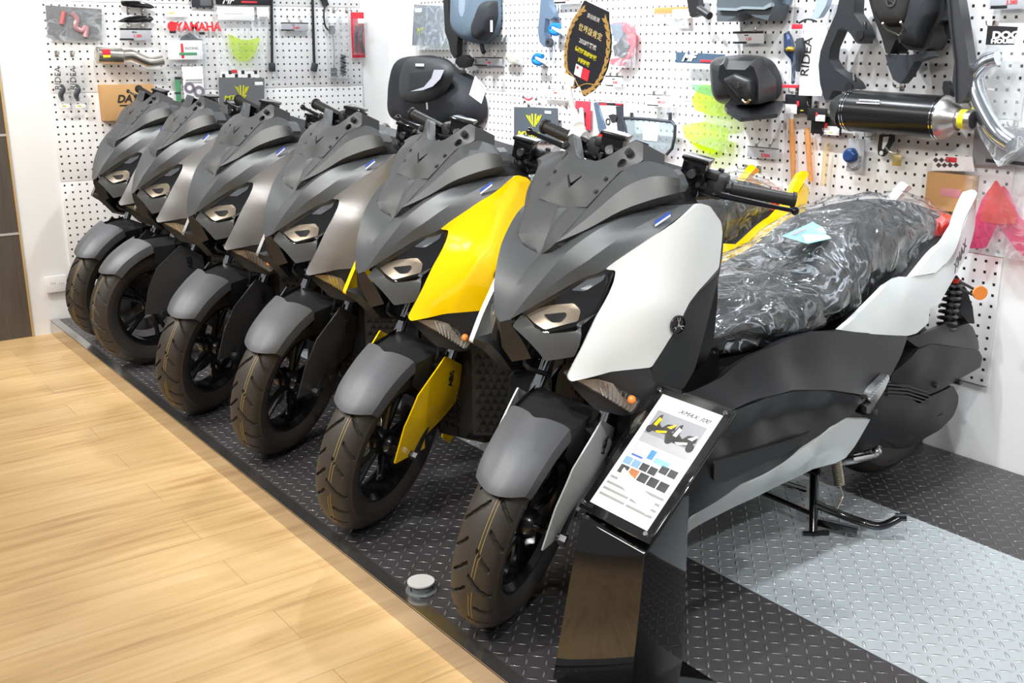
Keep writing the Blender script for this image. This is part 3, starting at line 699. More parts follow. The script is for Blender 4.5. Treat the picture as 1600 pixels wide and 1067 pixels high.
# ---- handlebar and controls (straight-ahead pose)
b = MB(); b.tube([(-.345, .48, 1.138), (-.20, .425, 1.135), (-.10, .40, 1.10), (0, .40, 1.085), (.10, .40, 1.10), (.20, .425, 1.135), (.345, .48, 1.138)], .0115, 12, sub=5)
part('handlebar', b, 'black', True)
b = loft([[(x, .40+dy*k_+abs(x)*.12, 1.10+dz*k_+abs(x)*.12) for (dy, dz) in [(-.045, -.02), (-.03, .03), (.02, .045), (.06, .03), (.06, -.03), (0, -.04)]] for x, k_ in [(-.165, .55), (-.12, .8), (-.05, 1), (.05, 1), (.12, .8), (.165, .55)]], 4)
part('handlebar_cover', b, 'dark', True)
def bar(t): return Vector((.20, .425, 1.135)).lerp(Vector((.345, .48, 1.138)), t)
for s in (1, -1):
    F = lambda v: (v[0]*s, v[1], v[2])
    b = MB(); b.tube([F(bar(-.02)), F(bar(0)), F(bar(.97)), F(bar(.985)), F(bar(1.03))], [.0135, .0165, .0165, .0205, .0205], 20)
    for k in range(10): b.tube([F(bar(.08+k*.085)), F(bar(.10+k*.085))], [.0169, .0169], 20)
    part('handle_grip', b, 'rubber', True)
    b = MB(); c = bar(-.25); b.box(F(c+Vector((.0, .008, 0))), (.05, .055, .065), ch=.012); b.box(F(c+Vector((-.012, -.01, .026))), (.03, .03, .02), ch=.004); part('switch_housing', b, 'dark', True, [kid('switch_button', MB().box(F(c+Vector((-.002, .02, .036))), (.014, .012, .008), ch=.002), 'red' if s < 0 else 'dark')])
    b = MB(); c = bar(-.62); b.box(F(c+Vector((0, -.01, .03))), (.062, .05, .055), ch=.006); b.box(F(c+Vector((0, -.01, .0605))), (.07, .058, .010), ch=.003); b.cyl(F(c+Vector((0, -.038, .02))), F(c+Vector((0, -.033, .02))), .012, 18)
    b.box(F(c+Vector((.0, -.012, -.014))), (.05, .03, .04), ch=.008)
    part('brake_reservoir', b, 'gloss', True, [kid('sight_glass', MB().cyl(F(c+Vector((0, -.044, .026))), F(c+Vector((0, -.034, .026))), .011, 18), 'steel'), kid('bolt', MB().cyl(F(c+Vector((.022, -.040, .004))), F(c+Vector((.022, -.030, .004))), .007, 6), 'bolt')])
    b = MB(); b.tube([F(bar(-.42)+Vector((0, -.045, -.005))), F(bar(-.1)+Vector((0, -.060, -.008))), F(bar(.3)+Vector((0, -.062, -.010))), F(bar(.85)+Vector((0, -.062, -.012))), F(bar(1.1)+Vector((0, -.062, -.012)))], [.010, .0085, .0075, .0055, .0055], 10, sub=4); b.sphere(F(bar(1.14)+Vector((0, -.062, -.012))), .0105, 14)
    part('brake_lever', b, 'gloss', True)
    b = MB(); b.tube([F(bar(-.7)+Vector((0, .0, -.02))), F(bar(-1.0)+Vector((0, -.03, -.06))), (0.05*s, .36, 1.02)], .005, 8, sub=5); part('control_cable', b, 'black', True)
b = MB(); b.cyl((-.17, .43, 1.165), (-.17, .432, 1.173), .006, 10); part('start_button', b, 'red', True)

# ---- body
core = loft([sect(.24, .15, .24, .62, 4), sect(.36, .235, .21, .60, 4), sect(.55, .235, .20, .52, 4), sect(.8, .24, .21, .55, 4), sect(1.05, .235, .27, .60, 4), sect(1.24, .19, .34, .62, 4), sect(1.45, .12, .45, .70, 4)], 4)
part('body_core', core, 'black')
tun = loft([[(x*.95, y, z) for x, z in [(-.17, zt0-.2), (-.15, zt0-.05), (-.09, zt0), (0, zt0+.012), (.09, zt0), (.15, zt0-.05), (.17, zt0-.2)]] for y, zt0 in [(.36, .70), (.45, .655), (.55, .64), (.68, .655), (.80, .66)]], 4)
kh = MB(); kh.cyl((.138, .47, .61), (.152, .466, .615), .017, 20)
part('centre_tunnel', tun, 'dark', kids=[kid('fuel_flap_ring', kh, 'steel')])
# side fairing, traced
c_ = -.0
FU = [(.245, .33, .60), zb(0, 437, .243), zb(130, 372, .25), zb(250, 288, .255), zb(360, 240, .26), zb(500, 200, .265), zb(600, 196, .268), zb(860, 216, .262), zb(835, 290, .270), zb(790, 378, .275), zb(705, 455, .282), zb(640, 442, .294), zb(560, 430, .303), zb(400, 430, .308), zb(290, 458, .306), zb(180, 500, .300), zb(60, 555, .285), (.262, .31, .49)]
FUI = [zb(400, 330, .272), zb(600, 310, .276), zb(200, 400, .264), zb(760, 300, .272)]
FL_ = [zb(690, 458, .276), zb(640, 448, .280), zb(560, 436, .284), zb(400, 437, .288), zb(290, 465, .286), zb(180, 508, .280), zb(60, 563, .266), (.250, .315, .48), (.235, .30, .30), (.215, .36, .165), zb(0, 930, .235), zb(200, 800, .262), zb(370, 715, .275), zb(430, 660, .278), zb(510, 610, .28), zb(600, 548, .278), zb(640, 530, .275)]
FLI = [zb(300, 560, .252), zb(480, 515, .250), zb(590, 490, .262), zb(150, 630, .250), zb(400, 560, .252), zb(120, 740, .284), zb(300, 680, .285), zb(420, 620, .276), zb(200, 655, .274), zb(330, 620, .268)]
TR = [zb(92, 715, .293), zb(300, 655, .293), zb(400, 625, .292), zb(478, 592, .285), zb(405, 668, .29), zb(300, 715, .291), zb(135, 796, .289), zb(90, 792, .289)]
LW = [(.20, .34, .135), zb(0, 938, .238), zb(200, 812, .264), zb(365, 722, .277), zb(435, 665, .281), zb(512, 616, .284), zb(560, 582, .285), zb(625, 545, .284), zb(712, 546, .278), zb(650, 652, .27), zb(612, 700, .262), zb(575, 720, .255), zb(480, 745, .245), zb(360, 803, .225), zb(200, 880, .21), zb(0, 985, .195), (.19, .36, .115)]
for s in (False, True):
    sg = -1 if s else 1
    tr = panel(TR, thick=.006, step=.025, mirror=s, r=.01)
    part('side_fairing', panel(FU, FUI, thick=.03, step=.025, mirror=s, r=.01), 'fairing')
    part('footboard_side', panel(FL_, FLI, thick=.02, step=.02, mirror=s, r=.006), 'fairing', kids=[kid('foot_rest_pad', tr, 'dark')])
    part('lower_trim', panel(LW, [zb(480, 680, .29), zb(300, 790, .262)], thick=.012, step=.02, mirror=s, r=.004), 'paint')
# footboard closing the gap between fairing and tunnel
fb2 = grid([[(.25, .34, .52), (.25, .45, .55), (.252, .6, .60), (.258, .8, .655), (.262, .95, .66)], [(.12, .34, .50), (.12, .45, .53), (.12, .6, .57), (.13, .8, .62), (.14, .95, .64)], [(0, .34, .50), (0, .45, .53), (0, .6, .57), (0, .8, .62), (0, .95, .64)]], 3, 2, both=True); part('footboard', fb2, 'dark')

# seat and tail
seat_st = [(.42, .12, .66, .70), (.50, .19, .655, .75), (.62, .215, .65, .785), (.78, .225, .65, .80), (.92, .220, .655, .825), (1.03, .200, .66, .87), (1.12, .185, .675, .93), (1.22, .168, .70, .952), (1.36, .148, .74, .96), (1.52, .118, .80, .95), (1.66, .085, .84, .915), (1.72, .05, .86, .89)]
part('seat', loft([sect(y, hw, a, c, 3.2, 24, .72) for y, hw, a, c in seat_st], 4), 'rubber')
TO = [zb(592, 192, .262), zb(625, 165, .262), P(1345, 487, .25), P(1385, 445, .235), zs(850, 884, .225), zs(935, 887, .22), zs(1060, 868, .205), zs(1135, 812, .19), zs(1215, 650, .165), zs(1292, 445, .135), zs(1316, 490, .125), zs(1306, 600, .145), zs(1272, 730, .165), zs(1200, 862, .19), zs(1145, 960, .205), zs(1100, 1040, .22), zs(1040, 1075, .23), zb(940, 165, .235), zb(895, 205, .25), zb(860, 215, .258), zb(720, 208, .266)]
GR = [zs(935, 880, .213), zs(1058, 860, .20), zs(1128, 800, .185), zs(1208, 640, .162), zs(1292, 425, .134), zs(1311, 385, .125), zs(1296, 367, .12), zs(1270, 362, .12), zs(1243, 402, .122), zs(1190, 560, .142), zs(1083, 705, .172)]
for s in (False, True):
    sg = -1 if s else 1
    a, c = Vector(zs(1178, 862, .2)), Vector(zs(1262, 672, .172)); d = (c-a); nrm = Vector((1, .2, 0))
    oa = a+Vector((.006, 0, 0)); oc = c+Vector((.006, 0, 0))
    if not s: tm = tmesh('XMAX', .036, silver_t, None, oa, oc-oa, Vector((0, -.7, .7)), shear=.45, sx=1.15, bold=.0006)
    else: tm = tmesh('XMAX', .036, silver_t, None, (-oc.x, oc.y, oc.z), Vector((oc.x-oa.x, oa.y-oc.y, oa.z-oc.z)), Vector((0, .7, .7)), shear=.45, sx=1.15, bold=.0006)
    part('tail_panel', panel(TO, [zs(900, 980, .243), zs(1150, 850, .195)], thick=.02, step=.02, mirror=s, r=.006), 'paint', kids=[kid('model_lettering', tm, 'silver')])
    part('grab_rail_cover', panel([(p[0]+.008, p[1], p[2]) for p in GR], [zs(1150, 700, .185)], thick=.03, step=.02, mirror=s, r=.008), 'paint')
tl = loft([sect(1.60, .12, .82, .90, 3), sect(1.70, .11, .80, .90, 3), sect(1.775, .085, .82, .885, 3), sect(1.80, .05, .84, .87, 3)], 3); part('tail_light', tl, 'red')
tc_ = loft([sect(1.05, .22, .56, .68, 4), sect(1.25, .21, .58, .74, 4), sect(1.42, .18, .64, .80, 4), sect(1.58, .14, .72, .85, 4), sect(1.70, .10, .76, .83, 4)], 4); part('tail_core', tc_, 'black')
# rear fender, plate holder and side reflector
rf = panel([zb(1060, 0, .17), zb(1095, 30, .19), zb(1118, 100, .20), zb(1125, 168, .21), zb(1100, 165, .20), zb(1060, 110, .17)], thick=.12, step=.02); part('rear_fender', rf, 'dark')
rr_ = MB(); q = Vector(P(1530, 457, .345)); rr_.tube([Vector(P(1500, 440, .27)), q+Vector((-.012, 0, .005))], .0045, 8); rr_.tube([Vector(P(1502, 452, .27)), q+Vector((-.012, 0, -.012))], .0045, 8)
rd = MB(); rd.cyl(q, q+Vector((.008, -.006, 0)), .021, 28); part('reflector_stay', rr_, 'black', kids=[kid('round_reflector', rd, 'amber')])

# drive case, air filter case
AC = [zb(788, 398, .205), zb(800, 360, .21), zb(900, 268, .222), zb(960, 247, .222), zb(1142, 272, .21), zb(1156, 300, .2), zb(1148, 340, .2), zb(1060, 388, .212), zb(985, 432, .215), zb(940, 450, .21), zb(870, 440, .205)]
AT = [zb(850, 225, .19), zb(1040, 145, .155), zb(1075, 150, .155), zb(1118, 180, .155), zb(1140, 235, .17), zb(1143, 270, .2), zb(960, 245, .215), zb(900, 262, .21)]
part('air_filter_case', panel(AC, [zb(900, 340, .232), zb(1030, 330, .232)], thick=.11, step=.02, r=.01), 'dark', kids=[kid('case_bolt', MB().cyl(zb(945, 404, .20), Vector(zb(945, 404, .20))+Vector((.031, 0, 0)), .009, 14), 'dark'), kid('case_bolt', MB().cyl(zb(1035, 390, .19), Vector(zb(1035, 390, .19))+Vector((.032, 0, 0)), .009, 14), 'dark')])
part('air_filter_lid', panel(AT, thick=.09, step=.02, r=.01), 'dark')
CV = [zb(720, 430, .20), zb(800, 420, .205), zb(905, 485, .205), zb(960, 450, .20), zb(1040, 412, .19), zb(1062, 455, .185), zb(1058, 490, .185), zb(1040, 535, .18), zb(985, 590, .175), zb(930, 620, .17), zb(880, 655, .165), zb(820, 665, .165), zb(735, 655, .165), zb(640, 620, .17), zb(600, 560, .18), zb(680, 470, .19)]
part('drive_case', panel(CV, [zb(850, 560, .198), zb(720, 540, .20), zb(980, 500, .2)], thick=.13, step=.02, r=.012), 'dark',
     kids=[kid('case_fin', panel([zb(780, 405+k*14, .212), zb(860, 410+k*14, .214), zb(950, 440+k*14, .212), zb(955, 447+k*14, .212), zb(860, 419+k*14, .214), zb(780, 413+k*14, .212)], thick=.02, r=0), 'dark') for k in range(4)]
     + [kid('drain_cover', panel([zb(770, 625, .178), zb(800, 598, .18), zb(870, 603, .182), zb(888, 618, .18), zb(870, 645, .178), zb(820, 658, .175)], thick=.012, r=.01), 'black'),
        kid('mould_number', tmesh('1904', .018, dark_pl, None, Vector(zb(975, 535, .194)), Vector(zb(1020, 527, .19))-Vector(zb(975, 535, .194)), (0, 0, 1)), 'dark')])
b = MB(); b.tube([zb(560, 720, .10), zb(640, 708, .15), zb(730, 690, .165), zb(745, 650, .165)], [.013, .013, .010, .010], 12); b.sphere(zb(735, 675, .165), .017, 12); b.tube([zb(640, 690, .13), zb(720, 668, .14)], .006, 8); part('brake_arm', b, 'steel')
# rear shocks
for s in (1, -1):
    t, bo = Vector(P(1489, 452, .15)), Vector(P(1489, 500, .165)); t = Vector((.15*s, 1.66, .70)); bo = Vector((.165*s, 1.60, .40))
    b = MB(); b.cyl(t, bo, .012, 12); b.cyl(bo, bo.lerp(t, .35), .02, 14)
    sp_ = MB(); pts = []; d = (t-bo).normalized(); e_ = d.orthogonal().normalized(); g_ = d.cross(e_)
    for k in range(0, 121):
        a = 2*PI*k/12; c = bo.lerp(t, .28+.66*k/120); pts.append(c+(e_*math.cos(a)+g_*math.sin(a))*.029)
    sp_.tube(pts, .0055, 6)
    part('rear_shock', b, 'black', kids=[kid('coil_spring', sp_, 'bolt'), kid('preload_cap', MB().cyl(t.lerp(bo, .05), t.lerp(bo, .0), .022, 18), 'red')])
# passenger footpeg, folded
for s in (False, True):
    fo_ = [zb(782, 368, .30), zb(788, 385, .30), zb(770, 425, .302), zb(735, 480, .30), zb(715, 520, .295), zb(700, 525, .292), zb(695, 500, .292), zb(715, 480, .296), zb(702, 468, .30), zb(698, 452, .30), zb(740, 410, .302)]
    pg = panel(fo_, thick=.022, step=.015, mirror=s, r=.003)
    sd = MB(); sg = -1 if s else 1
    for k in range(9):
        p = Vector(zb(774, 378, .301)).lerp(Vector(zb(708, 460, .301)), k/8); sd.sphere((p.x*sg, p.y, p.z), .005, 8)
    part('passenger_footpeg', pg, 'steel', kids=[kid('grip_studs', sd, 'chrome'), kid('pivot', MB().box((.27*sg, zb(707, 515, .28)[1], zb(707, 515, .28)[2]), (.06, .03, .025), ch=.006), 'black')])
# centre stand
fy = 1.00
b = MB()
for s in (1, -1):
    b.tube([(.10*s, 1.075, .16), (.14*s, 1.03, .10), (.185*s, fy-.02, .012)], [.014, .014, .013], 12, sub=3)
    b.tube([(.165*s, fy-.045, .008), (.185*s, fy-.02, .007), (.21*s, fy+.02, .008)], .0085, 10)
b.cyl((-.12, 1.07, .16), (.12, 1.07, .16), .015, 12); b.cyl((-.155, 1.005, .055), (.155, 1.005, .055), .008, 10)
b.tube([(.155, 1.015, .085), (.20, 1.06, .06), (.265, 1.10, .042), (.315, 1.125, .04), (.345, 1.17, .065)], [.0125]*5, 12, sub=4); b.tube([(.335, 1.165, .066), (.36, 1.185, .070)], .013, 10)
b.tube([(.12, 1.01, .12), (.10, .90, .17), (.08, .82, .21)], .009, 8)
pl_ = MB(); pl_.box((.22, 1.03, .03), (.14, .006, .022), Matrix.Rotation(.35, 3, 'Z'), .002)
spg = MB(); pts = []; t, bo = Vector((.155, 1.10, .215)), Vector((.168, 1.115, .125))
d = (t-bo).normalized(); e_ = d.orthogonal().normalized(); g_ = d.cross(e_)
for k in range(0, 169): a = 2*PI*k/12; c = bo.lerp(t, k/168); pts.append(c+(e_*math.cos(a)+g_*math.sin(a))*.0135)
spg.tube(pts, .0032, 6); spg.tube([bo, bo+Vector((.008, .01, -.04)), (.2, 1.06, .065)], .003, 6)
part('centre_stand', b, 'gloss', kids=[kid('stop_plate', pl_, 'gloss'), kid('return_spring', spg, 'spring')])
# exhaust on the far side
b = MB(); b.tube([(-.10, .85, .22), (-.16, 1.05, .22), (-.19, 1.2, .27), (-.205, 1.35, .33)], [.02, .02, .026, .03], 14, sub=4); b.tube([(-.205, 1.33, .32), (-.215, 1.45, .37), (-.225, 1.80, .47), (-.225, 1.83, .475)], [.04, .062, .062, .04], 24); part('exhaust_muffler', b, 'black')

tm_ = bpy.data.materials.new('tyre_rubber'); tm_.use_nodes = True; nt, N, L, bs = nodes(tm_)
tc = N('ShaderNodeTexCoord'); sp = N('ShaderNodeSeparateXYZ'); L(tc.outputs['Object'], sp.inputs[0])
bs.inputs['Roughness'].default_value = .55
l1 = mth(nt, 'LESS_THAN', mth(nt, 'ABSOLUTE', mth(nt, 'SUBTRACT', sp.outputs[0], .010)), .0005); l2 = mth(nt, 'LESS_THAN', mth(nt, 'ABSOLUTE', mth(nt, 'SUBTRACT', sp.outputs[0], .017)), .0005)
nz = N('ShaderNodeTexNoise'); nz.inputs['Scale'].default_value = 9; L(tc.outputs['Object'], nz.inputs[0])
ln_ = mth(nt, 'MULTIPLY', mth(nt, 'ADD', l1, l2, clamp=True), mth(nt, 'GREATER_THAN', nz.outputs['Fac'], .47))
mx = N('ShaderNodeMix'); mx.data_type = 'RGBA'; L(ln_, mx.inputs[0]); mx.inputs[6].default_value = (.034, .029, .025, 1); mx.inputs[7].default_value = (.42, .28, .06, 1); L(mx.outputs[2], bs.inputs['Base Color'])
bp = N('ShaderNodeBump'); bp.inputs['Strength'].default_value = .2; n2 = N('ShaderNodeTexNoise'); n2.inputs['Scale'].default_value = 250; L(tc.outputs['Object'], n2.inputs[0]); L(n2.outputs['Fac'], bp.inputs['Height']); bp.inputs['Distance'].default_value = .001; L(bp.outputs[0], bs.inputs['Normal'])
fair_m = mat('satin_charcoal_plastic', (.024, .025, .027), .36, bump=(600, .2, .0005))
BASE = dict(tyre=tm_, rim=rim_black, disc=disc_m, gold=gold_m, bolt=bolt_m, black=black_pl, chrome=chrome, steel=steel, cowl=cowl_gray, wing=wing_gray, fender=fender_gray, gloss=gloss_black, tan=tan_refl, lens=lens_m,
            dark=dark_pl, amber=amber, red=red_l, rubber=rubber, fairing=fair_m, silver=silver_t, spring=spring_m, blue=blue_st, paper=white_st)
def scooter(loc, rz, st, paint, guard, label, group):
    r = empty('motor_scooter', loc, rz); tag(r, label, 'scooter', group)
    M = dict(BASE, paint=paint, guard=guard)
    for name, me, m, steered, kids, lab in PARTS:
        o = bpy.data.objects.new(name, me); COL.objects.link(o)
        if not me.materials: me.materials.append(M[m])
        o.material_slots[0].link = 'OBJECT'; o.material_slots[0].material = M[m]
        o.parent = r
        if steered: o.matrix_local = steer(st)
        if lab: o['label'] = lab
        for kn, km, kmat, kl in kids:
            k = bpy.data.objects.new(kn, km); COL.objects.link(k); k.parent = o
            if not km.materials: km.materials.append(M[kmat])
            k.material_slots[0].link = 'OBJECT'; k.material_slots[0].material = M[kmat]
            if kl: k['label'] = kl
    return r
GRP = 'scooters in a row on the display platform'
D = math.radians
FLEET = [((3.931, -1.936), 0, 31, white_p, white_p, 'white scooter with a plastic-wrapped seat, nearest of the row, behind the spec stand'),
         ((3.238, -1.941), -.9, 31, yellow_p, yellow_p, 'yellow scooter with matte grey nose and yellow fork guards'),
         ((2.512, -1.909), .9, 31, bronze_p, guard_gray, 'warm grey scooter directly beside the yellow one'),
         ((1.915, -1.964), 2.6, 29, bronze_p, guard_gray, 'warm grey scooter third from the left wall in the row'),
         ((1.116, -1.93), -4, 14, bronze_p, guard_gray, 'warm grey scooter second from the left wall, its front wheel turned least'),
         ((.50, -1.93), 3, 28, bronze_p, guard_gray, 'warm grey scooter at the far end of the row in front of the cardboard box')]
for (x, y), rz, st, pa, gu, lab in FLEET: scooter((x, y, 0), D(rz), D(st), pa, gu, lab, GRP)
# plastic film over each seat
fl_st = [(y, hw+.010, a-.012 if y > .46 else a, c+.012) for y, hw, a, c in seat_st]
random.seed(11)
def film_mesh():
    st = []
    ys = np.linspace(.40, 1.735, 90); A = np.array(fl_st)
    n = 96
    for y in ys:
        hw, a, c = (np.interp(y, A[:, 0], A[:, i]) for i in (1, 2, 3))
        s = sect(y, hw, a, c, 2.9, n, .74); row = []
        for k, p in enumerate(s):
            an = 2*PI*k/n
            wv = .0045*math.sin(9*an+14*y+2.3*math.sin(7*y))+.004*math.sin(23*y+3*math.sin(3*an)+an*4)+.003*math.sin(41*y-7*an)+.002*math.sin(70*y+11*an)
            low = max(0, -math.sin(an)); d = Vector((p[0], 0, p[2]-(a+c)/2)).normalized(); q = Vector(p)+d*(wv*1.2+.006)
            fold = .007*max(0, math.sin(5*an*abs(math.cos(an*.5))+9*y+1.5*math.sin(5*y+an)))**3+.006*max(0, math.sin(31*y-4*math.cos(an)*3+an*2))**6; row.append(q+d*fold)
        st.append(row)
    vs = [v for r_ in st for v in r_]; fs = []
    lo, hi = int(n*.60), int(n*.90)     # open underneath
    for i in range(len(st)-1):
        for j in range(n):
            if lo <= j < hi: continue
            fs.append((i*n+j, i*n+(j+1) % n, (i+1)*n+(j+1) % n, (i+1)*n+j))
    fs.append(tuple(range(n))[::-1]); fs.append(tuple((len(st)-1)*n+j for j in range(n)))
    return MB().add(vs, fs).mesh('seat_film', 60)
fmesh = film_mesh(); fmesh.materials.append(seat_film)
names = ['white scooter', 'yellow scooter', 'grey scooter beside the yellow one', 'third scooter from the left', 'second scooter from the left', 'farthest scooter']
for ((x, y), rz, *_), nm in zip(FLEET, names):
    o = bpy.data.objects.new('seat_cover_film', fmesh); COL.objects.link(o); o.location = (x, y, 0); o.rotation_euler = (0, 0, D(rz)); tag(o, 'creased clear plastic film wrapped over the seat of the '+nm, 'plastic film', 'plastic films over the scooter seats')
# ------------------------------------------------------------------ things on the walls
class Wall:
    def __init__(s, kind): s.k = kind; s.X = Vector((1, 0, 0)) if kind == 'R' else Vector((0, 1, 0)); s.N = Vector((0, -1, 0)) if kind == 'R' else Vector((1, 0, 0)); s.Z = Vector((0, 0, 1))
    def pt(s, u, v, d=0.):
        r = _f+_r*(u-800)/FPX-_u*(v-533.5)/FPX; ax = 1 if s.k == 'R' else 0; val = -d if s.k == 'R' else d
        t = (val-CAM[ax])/r[ax]; return Vector(CAM+t*r)
    def M(s, o): return Matrix(((s.X.x, s.Z.x, s.N.x, o[0]), (s.X.y, s.Z.y, s.N.y, o[1]), (s.X.z, s.Z.z, s.N.z, o[2]), (0, 0, 0, 1)))
WR, WL = Wall('R'), Wall('L')
class Item:
    def __init__(s, W, name, label, cat, at, group=None, d=.01):
        s.W = W; s.loc = W.pt(*at, d) if len(at) == 2 else Vector(at); s.root = empty(name, s.loc); tag(s.root, label, cat, group)
    def part(s, name, mb, m, parent=None, label=None, sharp=35):
        mb.v = [tuple(Vector(v)-s.loc) for v in mb.v]; o = mb.build(name, m, parent or s.root, sharp)
        if label: o['label'] = label
        return o
    def text(s, t, size, m, u, v, d, parent=None, xd=None, yd=None, **k):
        W = s.W; return text(t, size, m, parent or s.root, W.pt(u, v, d)-s.loc, xd or W.X, yd or W.Z, **k)
def slab(W, poly, d, t, mb=None, r=0.):
    """traced outline standing d off the wall, t thick"""
    pts = [W.pt(u, v, d) for u, v in poly]
    if r: pts = smooth_outline(pts, r)
    mb = mb or MB(); n = len(pts)
    tris = geometry.tessellate_polygon([[Vector((p.dot(W.X), p.z, 0)) for p in pts]])
    return mb.add(pts+[p-W.N*t for p in pts], [tuple(q) for q in tris]+[tuple(i+n for i in q)[::-1] for q in tris]+[(i, (i+1) % n, (i+1) % n+n, i+n) for i in range(n)], False)
def rect(W, u0, v0, u1, v1, d, t, mb=None):
    a, b = W.pt(u0, v0, d), W.pt(u1, v1, d); c = (a+b)/2-W.N*t/2
    w_, h_ = abs((b-a).dot(W.X)), abs(b.z-a.z); sz = (w_, t, h_) if W.k == 'R' else (t, w_, h_)
    return (mb or MB()).box(c, sz, ch=min(t*.3, .002))
def tubeW(W, pts, r, mb=None, n=10, sub=4): return (mb or MB()).tube([W.pt(u, v, d) for u, v, d in pts], r, n, sub=sub)
def puff(W, poly, d, depth, mb=None, n=6, r=.01, step=.03):
    """rounded body swelling off the wall from a traced outline"""
    pts = [W.pt(u, v, d) for u, v in poly]; c = sum(pts, Vector())/len(pts); P0 = smooth_outline(pts, r, 4); m = len(P0); vs = []; fs = []
    for k in range(n+1):
        a = k/n*PI/2; sc = math.cos(a)**.45 if k < n else .0; off = depth*math.sin(a)**.8
        for p in P0: vs.append(c+(p-c)*sc+W.N*off)
    for k in range(n):
        for i in range(m): fs.append((k*m+i, k*m+(i+1) % m, (k+1)*m+(i+1) % m, (k+1)*m+i))
    fs.append(tuple(range(m))[::-1]); return (mb or MB()).add(vs, fs)

paper = white_st
p_gray = mat('gray_card', (.13, .135, .14), .5); p_dk = mat('charcoal_card', (.03, .035, .045), .5); p_red = mat('red_card', (.65, .03, .05), .5); p_black = mat('black_card', (.012, .012, .014), .45)
p_blue = mat('slate_blue_card', (.05, .09, .14), .5); ink = mat('black_ink', (.02, .02, .02), .6); red_ink = mat('red_ink', (.75, .03, .04), .5); yel_ink = mat('lime_ink', (.55, .55, .02), .5); gray_ink = mat('gray_ink', (.35, .35, .36), .6)
kraft = mat('kraft_cardboard', (.50, .29, .12), .75, bump=(60, .1, .001)); green_c = mat('green_card', (.08, .3, .14), .5); zinc = mat('hook_zinc', (.55, .52, .47), .3, .95)
def tint(name, col, a=.55, em=0):
    m = film(name, tint=col, op=a*.45, grey=col, gloss_r=.1, bump=(12, .1, .004)); return m
visor_y = tint('fluorescent_yellow_acrylic', (.80, .95, .02), .55); visor_g = tint('smoke_green_acrylic', (.6, .9, .65), .3); pink = tint('magenta_acrylic', (.95, .03, .30), .6); orange_a = tint('orange_red_acrylic', (.95, .18, .15), .55); smoke = tint('smoke_acrylic', (.72, .78, .80), .35); amber_t = tint('amber_silicone', (.95, .62, .30), .6); tan_t = tint('clear_tan_silicone', (.93, .85, .65), .45)
poly_bag = film('poly_bag_film', op=.10, gloss_r=.15, bump=(10, .5, .02), grey=(.85, .9, .92), crease_glint=.4, base=.06)
def hook(W, u, v, name_extra, n=1, length=.05, below=0):
    """zinc pegboard hook: back plate clipped in two holes and an upturned wire"""
    p = W.pt(u, v, .0); it = Item(W, 'peg_hook', 'zinc wire peg hook '+name_extra, 'hook', tuple(p), 'zinc peg hooks in the pegboards')
    b = MB(); c = p+W.N*.002; b.box(c, (.018, .004, .03) if W.k == 'R' else (.004, .018, .03), ch=.001)
    b.tube([p+W.N*.003, p+W.N*(length*.5)+W.Z*-.004, p+W.N*length, p+W.N*(length+.008)+W.Z*.014], .0022, 6, sub=3); b.tube([p+W.N*.004+W.Z*.012+W.X*-.007, p+W.N*.008+W.Z*.016, p+W.N*.004+W.Z*.012+W.X*.007], .0018, 5, sub=2)
    it.part('wire', b, zinc)
def price_tag(W, u0, v0, u1, v1, where, txt='$2800', d=.035, light=False, size=None, grp='plastic price tag holders'):
    p = W.pt((u0+u1)/2, v1, d); it = Item(W, 'price_tag', where, 'price tag', tuple(p), None)
    h_ = abs(W.pt(u0, v0, d).z-W.pt(u0, v1, d).z)
    it.part('card', rect(W, u0, v0, u1, v1, d, .0015), paper if light else mat('gray_tag_card', (.42, .43, .46), .5))
    it.part('stripe', rect(W, u0, v0, u1, v0+(v1-v0)*.16, d+.0008, .0008), p_black); it.part('stripe', rect(W, u0, v1-(v1-v0)*.16, u0+(u1-u0)*.45, v1, d+.0008, .0008), p_black)
    it.text(txt, h_*.34, red_ink, u0+(u1-u0)*.42, v0+(v1-v0)*.74, d+.001, name='price'); it.text('99918', h_*.16, ink, u0+(u1-u0)*.38, v0+(v1-v0)*.38, d+.001, name='code')
    b = MB()
    for f in (.28, .72):
        a = W.pt(u0+(u1-u0)*f, v0, d); b.tube([a, a+W.Z*.02-W.N*d*.5, a+W.Z*.03-W.N*(d-.002)], .0022, 6); b.box(a+W.Z*.006, (.014, .006, .018) if W.k == 'R' else (.006, .014, .018), ch=.002)
    it.part('clip', b, zinc)

